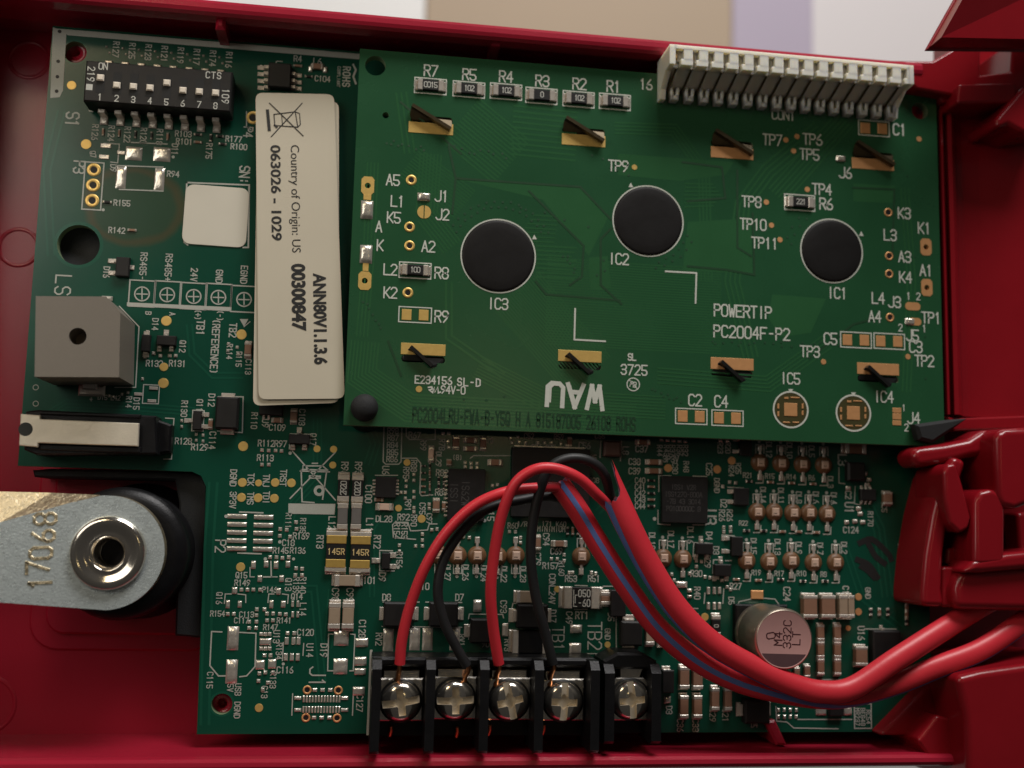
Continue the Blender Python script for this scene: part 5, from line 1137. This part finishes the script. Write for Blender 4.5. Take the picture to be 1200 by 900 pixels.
def screw_unit(blk_, u, v, ang, ytop, flat=False):
    z = .6; p = P(u, v, z + 1.4); 
    if not flat:
        mb = MB(); mb.cb(0, .15, 6.6, 6.2, -.7, 0, b=.2); mb.cb(0, 3.75, 5.4, 1.3, -1.1, -.35, b=.15)
        for yy in (3.45, 3.8, 4.15): mb.box(-2.6, 2.6, yy - .08, yy + .08, -.36, -.28)
        for sx in (-1, 1): mb.prism([(sx*2.9, 2.9), (sx*1.9, 3.2), (sx*3.2, 1.9)], -.01, .5)
    else:
        mb = MB(); mb.prism([(-3.1, -3.2), (3.1, -3.2), (3.2, 2.2), (2.2, 3.2), (-2.2, 3.2), (-3.2, 2.2)], -.6, 0, b=.2); mb.prism([(-1.5, 3.1), (1.5, 3.1), (2.4, 5.2), (-1.6, 5.2)], -1.0, -.25, b=.1)
    mk('clamp_plate', mb, M_NICK, blk_, (p.x, p.y, z))
    s_ = mk('screw', ME_SCREW, None, blk_, (p.x, p.y, z + .02), math.radians(ang))
    mb = MB(); mb.lathe([(3.18, 0), (3.2, .12), (2.9, .16)], 0, 0, 32, close=False); mk('washer', mb, M_DKTAB, blk_, (p.x, p.y, z + .012))
    return p
def block(xs_, name):
    mb = MB(); mb.box(xs_[0] - .6, xs_[-1] + .6, -46.3, -35.6, ZM + .02, -1.6, b=.2)
    mb.box(xs_[0] - .6, xs_[-1] + .6, -35.7, -34.3, ZM + .03, 1.2, b=.4)
    o = mk(name, mb, M_BLKP, MBD, (0, 0, 0))
    for x in xs_: f = MB(); fin(f, x, 1.35); mk('divider', f, M_BLKP, o, (0, 0, 0))
    return o
fx = [P(u, 860, 4.6).x for u in (439, 503, 566.5, 631, 697)]
TB = block(fx, 'terminal_block'); TB['label'] = 'four-way black screw terminal block with the red and black wires'
SCR = [screw_unit(TB, u, v, a, 0) for u, v, a in ((470, 823, 9), (534, 821, 2), (598, 822, 104), (661.5, 823, 88))]
fx2 = [P(u, 860, 3.4).x for u in (714, 769)]
mb = MB(); mb.box(fx2[0] - .6, fx2[1] + .6, -46.0, -35.8, ZM + .02, -1.6, b=.2); mb.prism([(fx2[0] - .6, -35.9), (fx2[0] - .6, -34.6), (fx2[0] + 1.6, -33.4), (fx2[1] - 1.6, -33.4), (fx2[1] + .6, -34.6), (fx2[1] + .6, -35.9)], ZM + .03, 1.4, b=.4)
TB2 = mk('terminal_block', mb, M_BLKP, MBD, (0, 0, 0)); TB2['label'] = 'single black screw terminal with no wire'
for x in fx2: f = MB(); fin(f, x, 1.5, 3.4, -35.0, -46.6); mk('divider', f, M_BLKP, TB2, (0, 0, 0))
screw_unit(TB2, 741, 821, 96, 0, True)
K.line([(435, 763), (431, 860)], 3.2); K.line([(436, 764.5), (700, 766)], 1.0)
K.finish()

# ------------------------------------------------------------------ paper labels
def paper(name, pts, z, label, corner=1.2, curl=0.0):
    q = [P(u, v, zz) for (u, v), zz in zip(pts, z)]
    out = []
    n = len(q)
    for i in range(n):
        a, b_, c = q[i-1], q[i], q[(i+1) % n]; d1 = (a-b_).normalized(); d2 = (c-b_).normalized()
        for t in range(5):
            f = t/4; out.append((b_ + d1*corner*(1-f)**2 + d2*corner*f**2))
    mb = MB(); k = len(out); mb.add(out + [p - Vector((0, 0, .06)) for p in out], [tuple(range(k)), tuple(range(k, 2*k))[::-1]] + [(i, k+i, k+(i+1) % k, (i+1) % k) for i in range(k)])
    if sum(out[i].x*out[(i+1) % k].y - out[(i+1) % k].x*out[i].y for i in range(k)) < 0: mb.f = [f[::-1] for f in mb.f]
    ctr = sum(out, Vector((0, 0, 0)))/k
    mb.v = [(v[0]-ctr.x, v[1]-ctr.y, v[2]-ctr.z) for v in mb.v]
    o = mk(name, mb, M_PAPER, None, ctr); tag(o, label, 'label'); return o, q
ZA, ZB = -2.9, -1.2
L2, _ = paper('paper_label', [(302, 118), (397, 119), (397.5, 472), (296.5, 475.5)], [ZA-.25, ZA-.25, ZB-.35, ZB-.35], 'cream paper label peeking out from beneath the printed one')
L1, lq = paper('paper_label', [(299.5, 108.5), (391.5, 110.5), (404, 467), (303, 468)], [ZA, ZA, ZB, ZB], 'cream paper label with black printed numbers beside the display board')
def on_label(u, v): 
    z = ZA + (ZB-ZA)*(v-109)/358 + .02; return P(u, v, z)
tilt = math.atan2((ZB-ZA), 48)
def ltext(s, u, v0, v1, hpx, bold, name='label_print'):
    a = on_label(u, v0); b_ = on_label(u + (v1-v0)*.015, v1); L = (b_-a).length
    h = hpx/7.55
    o = font_mesh(name, s, h, M_INK, L1, a, 0, 1.0, bold)
    me = o.data; xs_ = [v.co.x for v in me.vertices]; w0, w1 = min(xs_), max(xs_)
    sx = L*U/(w1-w0)
    for v in me.vertices: v.co.x = (v.co.x - w0)*sx
    d = (b_-a).normalized(); yv = Vector((0, 0, 1)).cross(d).normalized(); zv = d.cross(yv)
    o.rotation_euler = Matrix((d, yv, zv)).transposed().to_euler()
    o.location = (a + Vector((0, 0, .03)) - ABS[L1.name])*U
ltext('063026 - 1029', 322, 170, 282, 11.5, .055); ltext('Country of Origin: US', 345, 170, 296, 10.5, .0)
ltext('00300847', 348.5, 309, 388, 15.5, .125); ltext('ANN80V1.1.3.6', 373.5, 320, 427, 14.5, .105)
WE = MB()
def wl(pts, w_=1.1):
    q = [on_label(u, v) for u, v in pts]; WE.ribbon([(p.x, p.y) for p in q], w_/7.5, 0)
    k = len(pts)
    for i in range(2*k): WE.v[-(i+1)] = (WE.v[-(i+1)][0], WE.v[-(i+1)][1], 0)
for pts, wd in (([(316, 121), (355, 159)], 1.3), ([(354, 121), (318, 160)], 1.1), ([(313.5, 130), (315.5, 152)], 3.6), ([(321, 134), (346, 131), (349, 149), (322, 147), (321, 134)], 1.1), ([(346, 131), (351, 133), (352, 146), (349, 149)], 1), ([(322, 147), (324, 149)], 2.4), ([(330, 133), (331, 147)], .8)): wl(pts, wd)
WE.v = [(x, y, 0) for x, y, z in WE.v]
base = on_label(334, 140)
WE.v = [(x - base.x, y - base.y, .012*(i % 1) + (base.y - y)*math.tan(tilt)*1.0) for i, (x, y, z) in enumerate(WE.v)]
mk('bin_symbol', WE, M_INK, L1, (base.x, base.y, base.z + .04))
c = P(254, 253, ZM); mb = MB(); a = 36.5/SC(254, 253, ZM)
mb.prism(rrect(-a, a, -a*.98, a*.98, 1.3, 5), .05, .18, b=.04)
o = mk('serial_sticker', mb, M_PAPW, None, (c.x - .1, c.y - .05, ZM), math.radians(-.8)); tag(o, 'small blank white square sticker with rounded corners on the main board', 'sticker')

# ------------------------------------------------------------------ cables
M_LINER = mat('torn_liner', (.30, .22, .34, 1), .5, var=.35, vscale=8)
def cable(name, label, path, rad, stripe, wires, ends, flat=.8):
    q = [P(u, v, z) for u, v, z in path]; n = 90
    pa = smoothpath(q, n); rs = [rad[0] + (rad[1]-rad[0])*min(1, i/(n*.35)) for i in range(n)]
    T = thing(name, label, 'cable', pa[0] - Vector((0, 0, rs[0])))
    mb = MB(); mb.sweep(pa, rs, 28, 0, flat, False, ends)
    mb.sweep(pa[:22], [r*.84 for r in rs[:22]], 28, 1, flat, False, lambda a: ends(a)*.95 if ends else 0)
    mk('jacket', mb, [M_JACK, M_LINER], T)
    mb = MB(); mb.sweep(pa, rs, 8, 0, flat, False, (lambda a: ends(a)*.97) if ends else None, stripe[0], stripe[1], .035, stripe[2]); mk('stripe', mb, M_BLUE, T)
    for nm, m, pts, r in wires:
        wq = smoothpath([P(u, v, z) for u, v, z in pts], 64); mb = MB(); mb.sweep(wq, r, 14, 0, 1.0, True)
        o = mk(nm, mb, m, T)
        e = wq[-1]; d = (wq[-1]-wq[-2]).normalized()
        cp = smoothpath([e - d*.8, e + d*.6, Vector((e.x - .1, e.y - 1.9, .9)), Vector((e.x - .2, e.y - 3.4, .75))], 10); mb = MB(); mb.sweep(cp, .36, 8); mk('copper_end', mb, M_COPW, o)
        t0 = Vector((e.x - .9, e.y - 9.2, .2)); mb = MB(); mb.sweep([t0, t0 + Vector((.05, -.7, -.2)), t0 + Vector((-.1, -1.5, -.6))], .3, 7); mk('copper_end', mb, M_COPW, o)
    return T
r1 = [(676, 590, 2), (655, 572, 4.5), (625, 572, 6.2), (590, 577, 6.8), (555, 593, 6.6), (523, 624, 6), (498, 665, 5), (480, 712, 3.6), (471, 750, 2.6), (468.5, 778, 1.9)]
b1 = [(680, 598, 1), (650, 582, 2.5), (610, 586, 4), (570, 597, 4.6), (540, 624, 4.6), (520, 656, 4.2), (513, 693, 3.8), (520, 728, 3.2), (534, 757, 2.6), (547, 780, 2.0)]
r2 = [(716, 596, 4), (700, 580, 7.0), (678, 560, 8.6), (650, 549, 9.2), (625, 551, 9.2), (603, 568, 8.6), (588, 604, 7.4), (579, 650, 6.0), (575, 693, 4.8), (578, 735, 3.4), (584.5, 778, 1.9)]
b2 = [(718, 592, 2), (708, 556, 5.2), (690, 540, 6.4), (665, 537.5, 6.8), (644, 549, 6.8), (632, 577, 6.2), (624, 615, 5.4), (622, 655, 4.6), (628, 700, 3.8), (638, 738, 3.0), (648, 778, 1.9)]
tear = lambda a: .35*math.sin(3*a + .5) + .25*math.sin(7*a)
def tearB(a):
    c_ = max(0, min(1, (math.cos(a - math.radians(78)) - .45)/.45)); c_ = c_*c_*(3 - 2*c_)
    return 4.7*c_ + .5*math.sin(5*a + 1)*(.4 + c_) + .3*math.sin(11*a) + .2
RD = math.radians
cable('striped_cable', 'red jacketed cable with a blue stripe along its top, lower of the pair',
      [(656, 568, 4.2), (676, 596, 4.0), (703, 640, 3.6), (734, 687, 3.2), (771, 736, 2.6), (818, 775, 1.6), (870, 800, 1.0), (925, 813, .8), (965, 818, .8), (1000, 815, 1.2), (1050, 801, 2.4), (1100, 781, 3.4), (1150, 761, 3.2), (1198, 729, 2.0), (1240, 700, 0)],
      (1.66, 1.72), (RD(-14), RD(13), lambda t: RD(4 - 12*min(1, t/.45) - 55*min(1, max(0, (t-.45)/.22)))), [('red_wire', M_WIRER, r1, .80), ('black_wire', M_WIREB, b1, .76)], tear)
cable('striped_cable', 'red jacketed cable with a torn split end, upper of the pair',
      [(722, 586, 6.0), (738, 620, 6.0), (760, 662, 5.6), (792, 711, 5.2), (833, 752, 4.8), (880, 780, 4.6), (930, 803, 4.4), (965, 811, 4.4), (1000, 806, 4.4), (1050, 773, 4.2), (1100, 741, 3.0), (1140, 716, 1.0), (1175, 697, -1), (1205, 684, -2.5)],
      (2.05, 1.76), (RD(-19), RD(19), lambda t: RD(-58 - 30*min(1, t/.3))), [('red_wire', M_WIRER, r2, .82), ('black_wire', M_WIREB, b2, .76)], tearB, .85)
